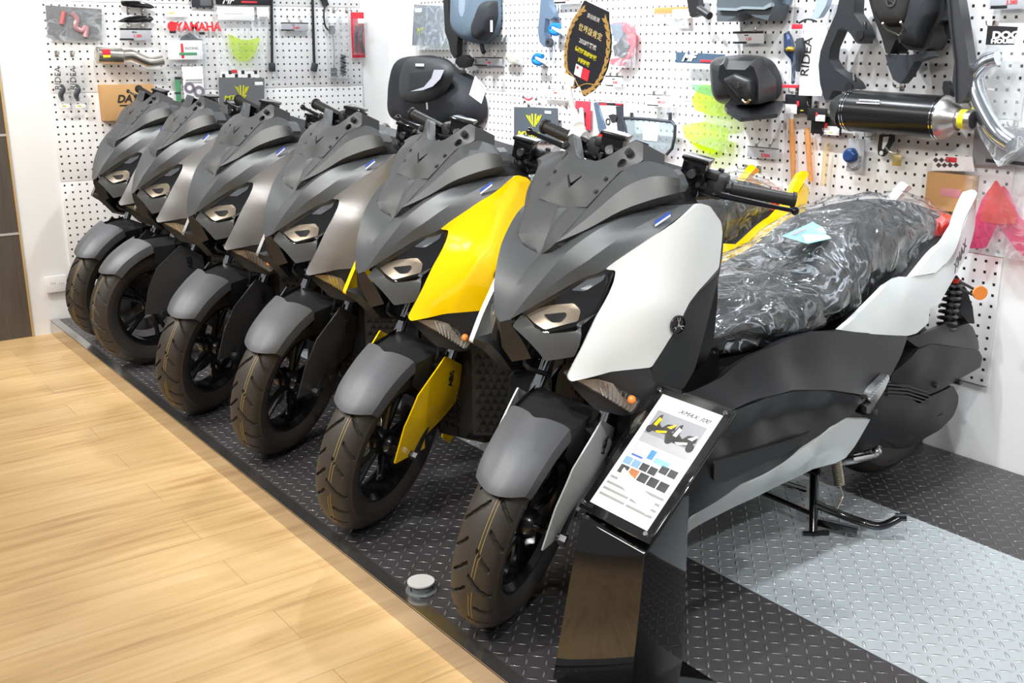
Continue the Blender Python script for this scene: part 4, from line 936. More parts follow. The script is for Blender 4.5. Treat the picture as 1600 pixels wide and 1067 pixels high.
# --- left wall
it = Item(WL, 'parts_packet', 'large grey-backed clear packet holding red brake parts, top left corner of the left wall', 'packet', (115, 64)); it.part('backing_card', slab(WL, [(71, 8), (159, 14), (159, 63), (75, 60)], .02, .003), p_gray)
it.part('pouch', slab(WL, [(69, 5), (161, 10), (161, 69), (73, 65)], .030, .004), clear_film); b = MB()
b.tube([WL.pt(100, 18, .026), WL.pt(96, 38, .026)], .012, 8); it.part('brake_pad', b, mat('faded_red_part', (.45, .12, .12), .4)); b = tubeW(WL, [(112, 20, .026), (120, 30, .026), (118, 42, .026), (128, 48, .026), (135, 42, .026), (133, 58, .026)], .014); it.part('caliper', b, mat('pink_metal_part', (.5, .28, .3), .3, .3))
for k, (y0, tip) in enumerate([(6, 1), (30, -1)]):
    p = [(188, y0-5), (215, y0-5), (236, y0+1), (243, y0+6), (236, y0+8), (205, y0+6), (190, y0+3)] if tip > 0 else [(182, y0+4), (195, y0-3), (215, y0-6), (236, y0-5), (241, y0), (234, y0+5), (200, y0+6)]
    o = Item(WL, 'trim_blade', ['upper of the two black blade-shaped trims, its point to the right', 'lower of the two black blade-shaped trims, its point to the left'][k], 'trim', (215, y0+6)); o.part('blade', puff(WL, p, .03, .018), gloss_black)
    for uu, sd_ in ((200, 'left'), (222, 'right')): hook(WL, uu, y0+11, '%s one under the %s black blade-shaped trim' % (sd_, ['upper', 'lower'][k]))
price_tag(WL, 187, 44, 237, 63, 'grey price tag with red figures below the black blade trims', '1,380')
it = Item(WL, 'slip_on_exhaust', 'short steel exhaust can with red and yellow badge and bent pipe', 'exhaust', (170, 98)); b = MB(); A_, B_ = WL.pt(149, 86, .07), WL.pt(192, 88, .07); b.tube([A_, A_+(B_-A_)*.06, B_-(B_-A_)*.05, B_], [.028, .042, .042, .036], 28); it.part('can', b, mat('warm_steel', (.62, .58, .52), .25, .95))
it.part('link_pipe', tubeW(WL, [(191, 87, .07), (206, 86, .07), (220, 92, .07), (236, 97, .07), (254, 94, .07)], [.030, .028, .027, .026, .027], n=18), mat('warm_steel', (.6, .5, .4), .25, .95)); it.part('red_badge', rect(WL, 160, 77, 173, 86, .113, .002), p_red); it.part('yellow_badge', rect(WL, 161, 86, 173, 90, .113, .002), mat('yellow_card', (.8, .65, .02), .5))
for k, u in enumerate((86, 110)):
    it = Item(WL, 'lever_packet', ['clear hanging packet with a dark lever, left one of the pair beside the box', 'clear hanging packet with a dark lever, right one of the pair beside the box'][k], 'packet', (u+11, 170), 'clear lever packets on the left wall')
    it.part('pouch', slab(WL, [(u, 97), (u+22, 97), (u+24, 170), (u+3, 170)], .04, .022), clear_film); it.part('lever', tubeW(WL, [(u+10, 132, .03), (u+13, 140, .03), (u+9, 148, .03), (u+12, 158, .03)], [.006, .012, .014, .008]), p_dk); it.part('label', rect(WL, u+8, 163, u+24, 169, .043, .001), paper); it.part('barcode', rect(WL, u+11, 164.5, u+17, 166.5, .0435, .0005), yel_ink)
    it.text('RIDEA', .042, ink, u+9, 141, .042, xd=(0, .1, 1), yd=(0, -1, .1), name='lettering')
    hook(WL, u+2, 84, 'above the %s clear lever packet' % ['left', 'right'][k])
it = Item(WL, 'cardboard_box', 'brown cardboard parts box on the left wall behind the farthest scooter', 'box', (200, 185)); it.part('box', rect(WL, 158, 133, 245, 186, .07, .07), kraft); it.text('DAYTONA', .055, ink, 183, 160, .0715, shear=.25, bold=.0015, name='printed_name'); it.part('small_print', rect(WL, 187, 164, 215, 165.2, .0715, .001), ink)
it = Item(WL, 'hang_tag', 'small white hang tag with a yellow stripe near the top of the left wall', 'tag', (276, 28)); it.part('card', rect(WL, 259, 15, 292, 27, .02, .002), paper); it.part('stripe', rect(WL, 263, 19.5, 272, 21.5, .021, .001), mat('yellow_card', (.8, .65, .02), .5))
it = Item(WL, 'maker_packet', 'clear packet with red maker name header and dark triangular part', 'packet', (290, 103)); it.part('pouch', slab(WL, [(256, 27), (324, 30), (325, 103), (258, 102)], .03, .004), clear_film); it.text('YAMAHA', .062, red_ink, 275, 47.5, .032, bold=.0022, name='lettering')
b = MB(); c = WL.pt(269, 41, .032); b.cyl(c, c+WL.N*.002, .026, 28); it.part('round_mark', b, red_ink); it.part('bracket', slab(WL, [(281, 64), (284, 57), (297, 51), (309, 60), (317, 62), (316, 64)], .028, .004), p_dk); it.part('dark_label', rect(WL, 265, 47, 275, 52, .031, .001), ink); it.part('dark_label', rect(WL, 311, 50, 320, 54, .031, .001), ink)
it = Item(WL, 'blister_card', 'white blister card with red and green print below the red maker name', 'packet', (290, 95)); it.part('card', rect(WL, 261, 63, 318, 93, .045, .008), paper); it.part('red_print', rect(WL, 282, 68, 288, 91, .046, .001), p_red); it.part('green_print', rect(WL, 280, 82, 308, 86, .047, .001), green_c); it.text('RACING', .02, gray_ink, 289, 77, .0465, name='lettering')
it = Item(WL, 'photo_card', 'dark photo card at the top edge left of the long black header', 'card', (315, 12)); it.part('card', rect(WL, 298, -14, 333, 12, .02, .003), p_dk); it.part('photo', rect(WL, 312, -10, 331, 9, .021, .001), p_gray)
it = Item(WL, 'instruction_leaflet', 'white leaflet picturing two brake discs behind the scooters', 'leaflet', (299, 160)); it.part('sheet', rect(WL, 284, 104, 321, 162, .03, .002), paper); b = MB()
for (u, v, r_) in ((296, 137, .03), (311, 143, .032)): c = WL.pt(u, v, .031); b.lathe([(0, r_*.5), (.001, r_*.5), (.001, r_), (0, r_)], 'x', 28, c, closed=True)
it.part('disc_picture', b, mat('mauve_ink', (.2, .17, .22), .5)); it.part('print_line', rect(WL, 290, 124, 316, 126, .031, .001), gray_ink); it.part('print_line', rect(WL, 290, 128, 316, 129.5, .031, .001), gray_ink)
it = Item(WL, 'green_packet', 'narrow green packet partly hidden by the white leaflet', 'packet', (279, 162)); it.part('card', rect(WL, 273, 122, 284, 161, .02, .004), green_c); it.part('dark_band', rect(WL, 273, 120, 284, 124, .021, .004), p_dk); it.part('dark_band', rect(WL, 273, 144, 283, 147, .021, .004), p_dk)
hook(WL, 296, 103, 'above the white leaflet')
it = Item(WL, 'visor_packet', 'clear bag with fluorescent yellow visor under a black header', 'packet', (378, 110)); it.part('header', rect(WL, 336, -12, 423, 8.5, .04, .003), p_black); it.part('pouch', slab(WL, [(337, 8), (420, 8), (414, 108), (343, 110)], .038, .006), clear_film); it.part('visor', slab(WL, [(357, 53), (372, 60), (384, 63), (397, 61), (407, 58), (404, 70), (398, 85), (390, 94), (380, 96), (369, 92), (362, 78)], .036, .004, r=.01), visor_y)
it.part('paper_label', rect(WL, 339, 10, 398, 32, .042, .001), paper); it.part('paper_label', rect(WL, 401, 11, 421, 30, .043, .001), paper); it.part('barcode', rect(WL, 405, 26, 418, 29, .044, .0008), gray_ink); it.part('print_line', rect(WL, 350, 21, 380, 22, .0432, .0006), gray_ink)
it.text('MF', .05, paper, 347, 5.5, .042, shear=.5, bold=.001, name='lettering'); it.part('red_line', rect(WL, 377, 1.5, 402, 5, .0415, .001), p_red)
it = Item(WL, 'parts_card', 'grey card with lime wing emblem and checkered header on the left wall', 'packet', (378, 175)); it.part('card', slab(WL, [(342, 121), (413, 122), (413, 176), (343, 177)], .035, .004), p_gray)
it.part('checker_header', slab(WL, [(346, 108), (404, 112), (406, 121), (344, 121)], .034, .004), paper); b = MB()
for k in range(6): rect(WL, 347+k*10, 110 if k % 2 else 115.5, 352+k*10, 115.5 if k % 2 else 121, .036, .001, b)
it.part('checkers', b, ink); it.part('red_mark', rect(WL, 362, 109, 371, 114, .037, .001), p_red)
def wings(it, W, u, v, s, d, m):
    for sg in (1, -1):
        for k, (a, h) in enumerate([(3, 15), (7.5, 13), (12, 15)]):
            it.part('emblem_blade', slab(W, [(u+sg*a*s-1.2*s, v-h*s+k*s), (u+sg*a*s+1.4*s*1, v-h*s+k*s), (u+sg*(a*.55)*s+.9*s, v+(7-k*3.5)*s), (u+sg*(a*.5)*s-.9*s, v+(5-k*3.5)*s)][::1], d, .001), m)
wings(it, WL, 378, 146, .85, .037, yel_ink); it.text('MT-07', .032, yel_ink, 350, 156, .037, shear=.2, bold=.001, sx=1.5, name='lettering')
it.part('corner_label', rect(WL, 398, 128, 411, 133, .036, .001), paper)
for k, (u0, u1) in enumerate(((424, 425), (487, 491))):
    b = MB(); b.tube([WL.pt(u0, -40, .03), WL.pt(u1, 102, .03)], .0085, 10); e_ = WL.pt(u1, 105, .03)
    it = Item(WL, 'support_rod', ['long black support rod, left of the two hanging on the left wall', 'long black support rod, right of the two hanging on the left wall'][k], 'rod', (u1, 112), 'black rods on the left wall'); it.part('rod', b, black_pl); b = MB(); b.box(e_, (.03, .034, .05), Matrix.Rotation(-.3*k, 3, 'X'), .006); it.part('end_fitting', b, p_dk)
price_tag(WL, 440, 35, 482, 48, 'grey price tag with red figures between the two black rods', '$2,800')
it = Item(WL, 'hose_bracket', 'black bracket with hanging black hose right of the rods', 'hose', (510, 48)); it.part('bracket', slab(WL, [(499, -8), (509, -8), (514, 8), (508, 11)], .03, .02), black_pl); it.part('hose', tubeW(WL, [(509, 5, .03), (506, 20, .03), (508, 40, .03), (513, 47, .03)], .005), black_pl)
for k, (u0, lab) in enumerate(((513, 'translucent cable packet with black blocks, left of the pair'), (531, 'translucent cable packet with coiled black lead, right of the pair'))):
    it = Item(WL, 'cable_packet', lab+' beside the red card', 'packet', (u0+10, 122)); it.part('pouch', slab(WL, [(u0, 25-k*2), (u0+17, 26-k*2), (u0+20, 122), (u0+3, 122)], .04, .02), poly_bag); it.part('label', rect(WL, u0+3, 28, u0+13, 36, .042, .001), paper)
    if k == 0: it.part('block', rect(WL, 515, 40, 524, 53, .036, .014), p_dk); it.part('block', rect(WL, 518, 106, 527, 120, .036, .014), p_dk); it.part('lead', tubeW(WL, [(520, 52, .03), (522, 80, .03), (522, 108, .03)], .003), p_gray)
    else: it.part('coiled_lead', tubeW(WL, [(534+6*(1 if q % 2 else -.3), 86+q*2.4, .028+.006*(q % 3)) for q in range(14)], .006), p_dk)
    hook(WL, u0+8+k*2, 16, 'above the %s cable packet' % ['left', 'right'][k])
it = Item(WL, 'tool_card', 'red hanging card with two black levers in a blister', 'packet', (560, 91)); it.part('card', rect(WL, 548, 19, 571, 90, .03, .003), p_red); it.part('blister', rect(WL, 553, 29, 574, 86, .055, .024), clear_film); it.part('label', rect(WL, 559, 29, 573, 37, .057, .001), paper)
it.part('lever', tubeW(WL, [(558, 40, .045), (556, 60, .045), (557, 82, .045)], [.008, .011, .007]), p_dk); it.part('lever', tubeW(WL, [(566, 40, .045), (564, 60, .045), (568, 82, .045)], [.008, .010, .012]), mat('dark_gray_part', (.06, .065, .07), .4))
# wall socket
it = Item(WL, 'wall_socket', 'white double wall socket low on the left wall', 'socket', (88, 454)); it.part('plate', rect(WL, 69, 433, 106, 454, .012, .012), white_st)
for u in (82, 95):
    b = MB(); rect(WL, u-2.4, 441, u-1.2, 445, .0128, .001, b); rect(WL, u+.8, 440.5, u+2, 444.5, .0128, .001, b); rect(WL, u+3.6, 442, u+5, 444, .0128, .001, b); it.part('slots', b, mat('shadow_gray_plastic', (.35, .34, .33), .6))
# dark door left of the wall
dm = bpy.data.materials.new('dark_wood_laminate'); dm.use_nodes = True; nt, N, L, bs = nodes(dm); tc = N('ShaderNodeTexCoord'); mp = N('ShaderNodeMapping'); mp.inputs['Scale'].default_value = (30, 30, 1.2); L(tc.outputs['Object'], mp.inputs[0]); nz = N('ShaderNodeTexNoise'); nz.inputs['Scale'].default_value = 3; nz.inputs['Detail'].default_value = 5; L(mp.outputs[0], nz.inputs[0])
cr = N('ShaderNodeValToRGB'); L(nz.outputs['Fac'], cr.inputs[0]); e = cr.color_ramp.elements; e[0].color = (.055, .043, .035, 1); e[1].color = (.12, .10, .085, 1); L(cr.outputs[0], bs.inputs['Base Color']); bs.inputs['Roughness'].default_value = .45
o = MB().box((-.06, -2.335, 1.0), (.10, .175, 2.15)).build('door_1', dm); o['kind'] = 'structure'
MB().box((-.03, -2.2455, 1.0), (.06, .006, 2.15)).build('trim_1', mat('oak_edge', (.55, .36, .12), .5))['kind'] = 'structure'
inl = mat('pale_inlay', (.6, .6, .6), .35, .4)
for z in (WL.pt(40, 364, 0).z, WL.pt(12, 211, 0).z, 1.62): MB().box((-.0595, -2.335, z), (.104, .176, .012)).build('door_inlay', inl, o)
MB().box((-.13, -2.46, 1.0), (.10, .08, 2.15)).build('door_gap_fill', p_black)['kind'] = 'structure'  # black filler added as the darkness of the gap between door panels
o = MB().box((-.20, -3.4, 1.0), (.10, 1.8, 2.15)).build('door_3', dm); o['kind'] = 'structure'
for z in (WL.pt(40, 364, 0).z, WL.pt(12, 211, 0).z, 1.62): MB().box((-.20, -3.4, z), (.104, 1.8, .012)).build('door_inlay', inl, o)

# --- right wall
it = Item(WR, 'parts_card', 'slate card packet near the corner with a small lime logo', 'packet', (672, 73)); it.part('card', slab(WR, [(647, 7), (700, 10), (698, 71), (644, 71)], .05, .004), p_blue); it.part('pouch', slab(WR, [(647, 5), (702, 8), (702, 78), (645, 78)], .056, .004), poly_bag); it.text('MT', .05, yel_ink, 651, 53, .053, shear=.3, name='lettering'); it.part('white_band', rect(WR, 648, 13, 659, 19, .052, .001), paper)
it = Item(WR, 'hanger_arm', 'long curved black bracket arm hanging above the round-cornered bag', 'bracket', (711, 92)); it.part('arm', slab(WR, [(691, -20), (699, -20), (702, 30), (708, 44), (715, 52), (716, 60), (714, 70), (714, 88), (710, 92), (704, 82), (700, 62), (695, 50), (694, 25)], .07, .035, r=.012), black_pl)
it = Item(WR, 'soft_bag', 'upright grey and black soft travel bag hanging at the top of the wall', 'bag', (755, 70)); it.part('back_shell', puff(WR, [(727, -30), (782, -30), (784, 30), (778, 58), (762, 70), (745, 66), (730, 52), (725, 35)], .02, .14, r=.03), mat('blue_gray_fabric', (.10, .14, .18), .7))
it.part('front_pocket', puff(WR, [(762, 2), (778, 0), (779, 26), (772, 52), (758, 66), (747, 60), (746, 44)], .13, .07, r=.02), mat('black_fabric', (.014, .016, .02), .7)); it.part('grey_flank', puff(WR, [(727, -30), (744, -30), (744, 55), (734, 54), (727, 44)], .10, .06, r=.02), mat('gray_fabric', (.22, .27, .33), .7))
b = rect(WR, 766, 32, 769.5, 50, .206, .002); it.part('logo_strip', b, paper); it.part('strap', tubeW(WR, [(752, 66, .05), (754, 78, .05), (756, 82, .05)], .012), p_dk)
it = Item(WR, 'tank_bag', 'big black moulded tank bag with a pale grey swoosh beside the corner', 'bag', (700, 232)); 
ob = [(645, 88), (672, 86), (700, 92), (716, 108), (738, 118), (752, 132), (762, 160), (760, 185), (742, 200), (716, 206), (690, 203), (664, 196), (636, 188), (630, 172), (632, 130), (638, 102)]
it.part('body', puff(WR, ob, .02, .20, r=.04, n=8), mat('black_fabric', (.014, .016, .02), .7))
fr = [(648, 88), (690, 92), (706, 100), (710, 116), (700, 140), (686, 155), (660, 162), (636, 158), (630, 142), (633, 112), (640, 96)]
it.part('front_shell', puff(WR, fr, .20, .07, r=.03), mat('charcoal_moulded_fabric', (.035, .038, .04), .6)); it.part('pocket', puff(WR, [(640, 111), (693, 107), (688, 122), (676, 137), (655, 143), (638, 144)], .262, .012, r=.012), mat('charcoal_mesh_fabric', (.02, .021, .023), .8))
it.part('swoosh', slab(WR, [(640, 143), (662, 136), (674, 122), (678, 109), (694, 109), (688, 123), (676, 135), (660, 141)], .279, .002, r=.004), mat('pale_gray_fabric', (.42, .42, .47), .6)); it.part('name_strip', rect(WR, 649, 99.5, 662, 104, .275, .003), paper); it.part('zip_pull', tubeW(WR, [(667, 160, .22), (668, 171, .22)], .005), paper)
it = Item(WR, 'clear_mat', 'grey translucent sheet standing behind the black tank bag', 'sheet', (630, 195)); it.part('sheet', slab(WR, [(622, 104), (640, 100), (650, 196), (622, 192), (611, 182), (613, 130)], .035, .006, r=.02), smoke)
b = MB(); it = Item(WR, 'paper_label', 'white instruction sheet fixed to the flank of the tank bag', 'sheet', (745, 183)); it.part('sheet', slab(WR, [(742, 119), (760, 138), (752, 162), (733, 148)], .19, .002), paper); it.part('print_line', slab(WR, [(744, 125), (757, 138), (756.5, 139.5), (743.5, 126.5)], .1915, .001), gray_ink)
it = Item(WR, 'frame_slider', 'small black angular slider block beside the tank bag top', 'slider', (722, 105)); it.part('block', slab(WR, [(712, 92), (722, 86), (730, 93), (726, 104), (718, 106), (711, 98)], .10, .05), black_pl)
price_tag(WR, 742, 89, 785, 103, 'grey price tag with a red block below the upright soft bag', '1,800')
it = Item(WR, 'beige_part_bag', 'clear bag holding a round beige part below the bright wall area', 'packet', (803, 102)); it.part('pouch', slab(WR, [(792, 66), (806, 70), (815, 92), (812, 101), (796, 98), (791, 88)], .05, .03, r=.01), poly_bag); it.part('beige_part', puff(WR, [(792, 88), (804, 86), (813, 92), (810, 100), (797, 98)], .03, .02), mat('beige_part', (.5, .46, .36), .5))
it = Item(WR, 'blue_grey_lever', 'long blue-grey metal bracket left of the award sign', 'bracket', (850, 75)); it.part('bar', slab(WR, [(845, -12), (856, -12), (858, 8), (864, 18), (866, 26), (860, 31), (852, 28), (850, 50), (853, 70), (850, 74), (843, 66), (840, 48), (843, 20)], .06, .03, r=.008), mat('blue_gray_metal', (.14, .2, .28), .35, .5)); b = MB(); c = WR.pt(861, 67, .06); b.lathe([(-.02, .012), (-.02, .022), (0, .022), (0, .012)], 'y', 24, c, closed=True); it.part('roller', b, p_dk)
for k, (u, v) in enumerate(((868, 46), (842, 93))):
    it = Item(WR, 'blue_lever_guard', ['small blue and white lever guard touching the award sign edge', 'bright blue curled lever guard lower left of the award sign'][k], 'lever guard', (u, v+8)); it.part('curl', tubeW(WR, [(u+6, v-5, .05), (u-4, v-6, .05), (u-7, v+2, .05), (u, v+6, .05), (u+7, v+5, .05)], [.012, .014, .016, .014, .008]), mat('anodised_blue', (.02, .22, .6), .25, .5)); it.part('stem', tubeW(WR, [(u-4, v-3, .055), (u+4, v+2, .055), (u+12, v+6, .055)], .009), white_p)
    hook(WR, u+9, v+9, 'holding the %s blue lever guard' % ['upper', 'lower'][k])
price_tag(WR, 845, 138, 893, 149, 'white price tag left of the pole of the award sign', '$980', light=True)
price_tag(WR, 866, -8, 905, 5, 'white price tag at the very top above the blue-grey bracket', '$2,600', light=True)
it = Item(WR, 'parts_card', 'slate card with lime wing emblem behind the yellow scooter', 'packet', (838, 222)); it.part('card', slab(WR, [(803, 167), (871, 169), (872, 221), (803, 221)], .04, .004), mat('slate_card', (.07, .085, .10), .5)); wings(it, WR, 834, 192, .95, .042, yel_ink); it.text('MT-07', .042, yel_ink, 808, 213, .042, shear=.2, bold=.001, sx=1.6, name='lettering'); it.part('corner_label', rect(WR, 851, 173, 861, 178, .042, .001), paper)
it = Item(WR, 'screw_set', 'scattered red and black small screws in a clear strip', 'packet', (835, 165)); b = MB()
for (u, v) in ((818, 152), (820, 159), (838, 155), (843, 162), (826, 165)): c = WR.pt(u, v, .03); b.sphere(c, .008, 8)
it.part('screws', b, ink); it.part('red_clip', tubeW(WR, [(820, 153, .03), (826, 156, .03), (832, 153, .03)], .006), p_red); it.part('pouch', rect(WR, 814, 147, 852, 167, .035, .002), clear_film)
it = Item(WR, 'fairing_poster', 'packet picturing a red and black race fairing right of the award sign', 'poster', (970, 105)); it.part('red_body', slab(WR, [(955, 36), (974, 34), (988, 42), (990, 62), (985, 85), (970, 104), (953, 101), (953, 92), (968, 90), (980, 72), (980, 52), (966, 48)], .05, .02, r=.01), p_red); it.part('black_intake', slab(WR, [(957, 72), (972, 62), (984, 70), (976, 90), (960, 88)], .055, .02), p_black); it.part('grey_cowl', slab(WR, [(953, 38), (970, 35), (974, 52), (966, 66), (960, 64)], .053, .02), mat('slate_gray_part', (.1, .14, .18), .4)); it.part('pouch', slab(WR, [(950, 30), (993, 32), (992, 107), (950, 104)], .062, .004), clear_film)
price_tag(WR, 947, 118, 971, 135, 'small white price tag just right of the award sign base', '$500', light=True)
it = Item(WR, 'tool_card', 'red card with a black lever behind the white scooter handlebar', 'packet', (911, 200)); it.part('card', rect(WR, 899, 157, 922, 203, .03, .003), p_red); it.part('lever', tubeW(WR, [(910, 172, .04), (905, 185, .04), (908, 202, .04)], [.02, .035, .03]), p_dk)
it = Item(WR, 'kit_poster', 'white kit box with black header and small motorcycle picture', 'box', (950, 235)); it.part('box', rect(WR, 928, 159, 977, 236, .05, .05), paper); it.part('header', rect(WR, 930, 159, 974, 166, .051, .001), p_black); it.part('red_print', rect(WR, 933, 161, 948, 164.5, .052, .001), red_ink); it.part('red_print', rect(WR, 962, 161, 972, 164.5, .052, .001), red_ink); it.part('black_flank', slab(WR, [(962, 166), (974, 166), (976, 232), (966, 226)], .052, .001), p_dk)
b = MB()
for (u, v, r_) in ((950, 190, .017), (966, 188, .014)): c = WR.pt(u, v, .0515); b.lathe([(0, r_*.6), (-.001, r_*.6), (-.001, r_), (0, r_)], 'y', 20, c, closed=True)
slab(WR, [(950, 180), (958, 178), (966, 180), (964, 190), (956, 192)], .0525, .001, b); it.part('motorcycle_picture', b, ink)
it = Item(WR, 'mounting_brace', 'slim slate diagonal brace leaning over the white kit box', 'brace', (940, 222)); it.part('brace', slab(WR, [(927, 160), (932, 160), (946, 205), (950, 225), (942, 225), (934, 200)], .07, .012), mat('blue_gray_metal', (.14, .2, .28), .35, .5))
it = Item(WR, 'windscreen', 'clear touring windscreen with black piped edge and a white sheet inside', 'windscreen', (1015, 243)); pf = [(974, 184), (1010, 186), (1050, 190), (1055, 196), (1054, 215), (1050, 232), (1040, 243), (1010, 240), (980, 235), (968, 225), (974, 215), (979, 208), (977, 197)]
it.part('edge_trim', (lambda b: b.tube([WR.pt(u, v, .05) for u, v in pf+pf[:1]], .0075, 8))(MB()), p_dk); it.part('screen', slab(WR, pf, .052, .003), smoke); it.part('paper_sheet', rect(WR, 1005, 195, 1027, 221, .054, .001), paper)
b = MB()
for u in (987, 1047): b.tube([WR.pt(u, 176, .05), WR.pt(u, 188, .05)], .008, 8)
it.part('clips', b, p_dk)
price_tag(WR, 1011, 147, 1050, 166, 'white price tag above the clear touring windscreen', '$4,500', light=True)
it = Item(WR, 'mirror_packet', 'clear packet with orange header and white barcode label', 'packet', (1050, 45)); it.part('header', rect(WR, 1022, 12, 1074, 21, .04, .003), mat('orange_card', (.75, .2, .06), .5)); it.part('barcode_label', rect(WR, 1051, 15, 1073, 28, .043, .001), paper); it.part('barcode', rect(WR, 1053, 23.5, 1064, 26, .0435, .0006), gray_ink); it.part('pouch', slab(WR, [(1023, 20), (1074, 20), (1074, 44), (1058, 44), (1036, 36)], .045, .01), poly_bag); it.part('grey_part', slab(WR, [(1040, 25), (1052, 28), (1058, 40), (1050, 38)], .038, .01), smoke)
it = Item(WR, 'peg_mount', 'black mirror mount with a short round peg at the top edge', 'mount', (1090, 28)); it.part('mount', slab(WR, [(1070, -20), (1090, -20), (1092, 14), (1092, 24), (1080, 28), (1076, 18)], .08, .03, r=.008), black_pl); b = MB(); b.tube([WR.pt(1092, 14, .09), WR.pt(1109, 25, .10)], .016, 14); it.part('peg', b, black_pl)
it = Item(WR, 'visor_packet', 'big clear bag with two fluorescent yellow visors and slate header', 'packet', (1105, 245)); it.part('header', slab(WR, [(1056, 81), (1132, 85), (1132, 101), (1056, 98)], .05, .003), p_blue); it.part('pouch', slab(WR, [(1040, 99), (1140, 103), (1143, 205), (1136, 240), (1060, 215), (1030, 200)], .048, .006), clear_film)
it.text('MF', .045, paper, 1065, 95, .052, shear=.5, bold=.0015, name='lettering', sx=1.3); it.part('red_line', rect(WR, 1094, 93.5, 1122, 97.5, .052, .001), red_ink); it.part('visor', slab(WR, [(1095, 132), (1140, 134), (1142, 178), (1120, 182), (1085, 172), (1080, 155)], .045, .004, r=.02), visor_y); it.part('visor', slab(WR, [(1066, 195), (1100, 190), (1138, 200), (1136, 225), (1112, 242), (1088, 230), (1068, 212)], .041, .004, r=.02), visor_y); it.part('green_film', slab(WR, [(1078, 131), (1138, 136), (1140, 160), (1110, 150), (1085, 142)], .0465, .003), visor_g)
# top case
it = Item(WR, 'top_case', 'black hard top case with an angular lid above its base plate', 'top case', (1170, 185)); q = lambda a, b, d: WR.pt(1100+a/8.207, 70+b/8.207, d)
zc = lambda L_, d: [(1100+a/8.207, 70+b/8.207) for a, b in L_]
tcm = mat('satin_black_case', (.022, .023, .025), .33, bump=(500, .2, .0005))
it.part('rear_shell', puff(WR, zc([(300, 150), (500, 122), (740, 140), (900, 210), (1000, 420), (1000, 600), (935, 720), (400, 780), (330, 650)], 0), .02, .17, r=.03), tcm)
F1 = [q(180, 430, .26), q(200, 270, .27), q(245, 245, .28), q(280, 315, .28), q(525, 322, .28), q(590, 262, .28), q(640, 290, .27), q(695, 460, .25), q(700, 760, .24), q(400, 770, .25), q(330, 650, .26)]
B1 = [q(215, 430, .12), q(235, 260, .12), q(290, 150, .14), q(320, 200, .2), q(610, 208, .2), q(700, 168, .17), q(745, 175, .15), q(925, 440, .10), q(930, 700, .10), q(520, 790, .12), q(380, 700, .12)]
b = MB(); b.add(F1+B1, [tuple(range(10, -1, -1))]+[(i, (i+1) % 11, (i+1) % 11+11, i+11) for i in range(11)]+[tuple(range(11, 22))], False); it.part('lid', b, tcm)
it.part('face_panel', puff(WR, zc([(270, 430), (430, 355), (640, 440), (660, 600), (640, 740), (500, 700)], 0), .262, .03, r=.012), black_pl)
b = MB(); c = q(428, 515, .30); b.lathe([(0, .009), (-.002, .009), (-.002, .012), (0, .012)], 'y', 28, c, closed=True)
for a in (90, 210, 330): a = math.radians(a); d_ = Vector((math.cos(a), 0, math.sin(a))); b.tube([c-WR.N*-.002, c+d_*.010+WR.N*.002], .0012, 5)
it.part('emblem', b, chrome); it.part('lock', tubeW(WR, [(1160, 156, .29), (1166, 161, .29), (1172, 156, .29)], .005), mat('lock_brass', (.5, .4, .2), .3, .9))
bp_ = [q(260, 780, .22), q(340, 700, .16), q(930, 720, .10), q(1020, 720, .05), q(1000, 800, .10), q(940, 880, .20), q(470, 935, .30), q(300, 830, .27)]
b = MB(); n_ = len(bp_); b.add(bp_+[p-Vector((0, 0, .016)) for p in bp_], [tuple(range(n_)), tuple(range(2*n_-1, n_-1, -1))]+[(i, (i+1) % n_, (i+1) % n_+n_, i+n_) for i in range(n_)], False); it.part('base_plate', b, tcm)
it = Item(WR, 'rear_carrier', 'grey moulded rear carrier with two lobes at the top edge', 'carrier', (1168, 36)); it.part('tray', slab(WR, [(1120, -20), (1207, -20), (1207, 10), (1200, 32), (1178, 26), (1163, 17), (1150, 26), (1135, 33), (1120, 34)], .12, .10, r=.006), mat('slate_plastic', (.07, .085, .095), .45)); it.part('lip', slab(WR, [(1120, 12), (1150, 13), (1160, 10), (1192, 11), (1204, 4), (1205, 10), (1194, 15), (1160, 14), (1150, 17), (1121, 16)], .135, .02), mat('light_slate_plastic', (.22, .26, .28), .4))
price_tag(WR, 1145, 49, 1193, 68, 'white price tag under the two-lobed rear carrier', '1,50', light=True); price_tag(WR, 1168, 229, 1217, 250, 'grey price tag with red figures below the black top case', '$2800')
for k, (u, v, t_) in enumerate(((1166, 262, 'red-tipped, lower left below the top case price tag'), (1187, 264, 'lower right below the top case price tag'), (1410, 135, 'above the muffler under the tail piece'), (1365, 212, 'holding the black cut-out plate'), (1300, 205, 'holding the blue lever card'), (1555, 40, 'above the dog logo packet'), (1588, 195, 'beside the protector card'), (1495, 252, 'above the brown box by the checkered packet'), (726, 108, 'brass coloured beside the tank bag'), (886, 165, 'left of the award sign pole'))): hook(WR, u, v, t_)
it = Item(WR, 'lever_packet', 'blue and black brake lever with gold adjuster in a clear packet', 'packet', (1243, 125)); it.part('pouch', slab(WR, [(1222, 48), (1256, 50), (1256, 130), (1222, 128)], .05, .02), clear_film); it.part('lever', tubeW(WR, [(1229, 52, .04), (1232, 62, .04), (1234, 78, .04), (1240, 92, .04), (1240, 110, .04), (1239, 130, .04)], [.012, .018, .022, .012, .008, .007]), mat('deep_blue_metal', (.03, .05, .12), .3, .6)); b = MB(); b.sphere(WR.pt(1234, 77, .055), .014, 12, (1.5, .8, .8)); it.part('adjuster', b, mat('anodised_gold', (.75, .42, .04), .25, .8)); it.part('red_foot', rect(WR, 1222, 132, 1247, 138, .05, .01), p_red)
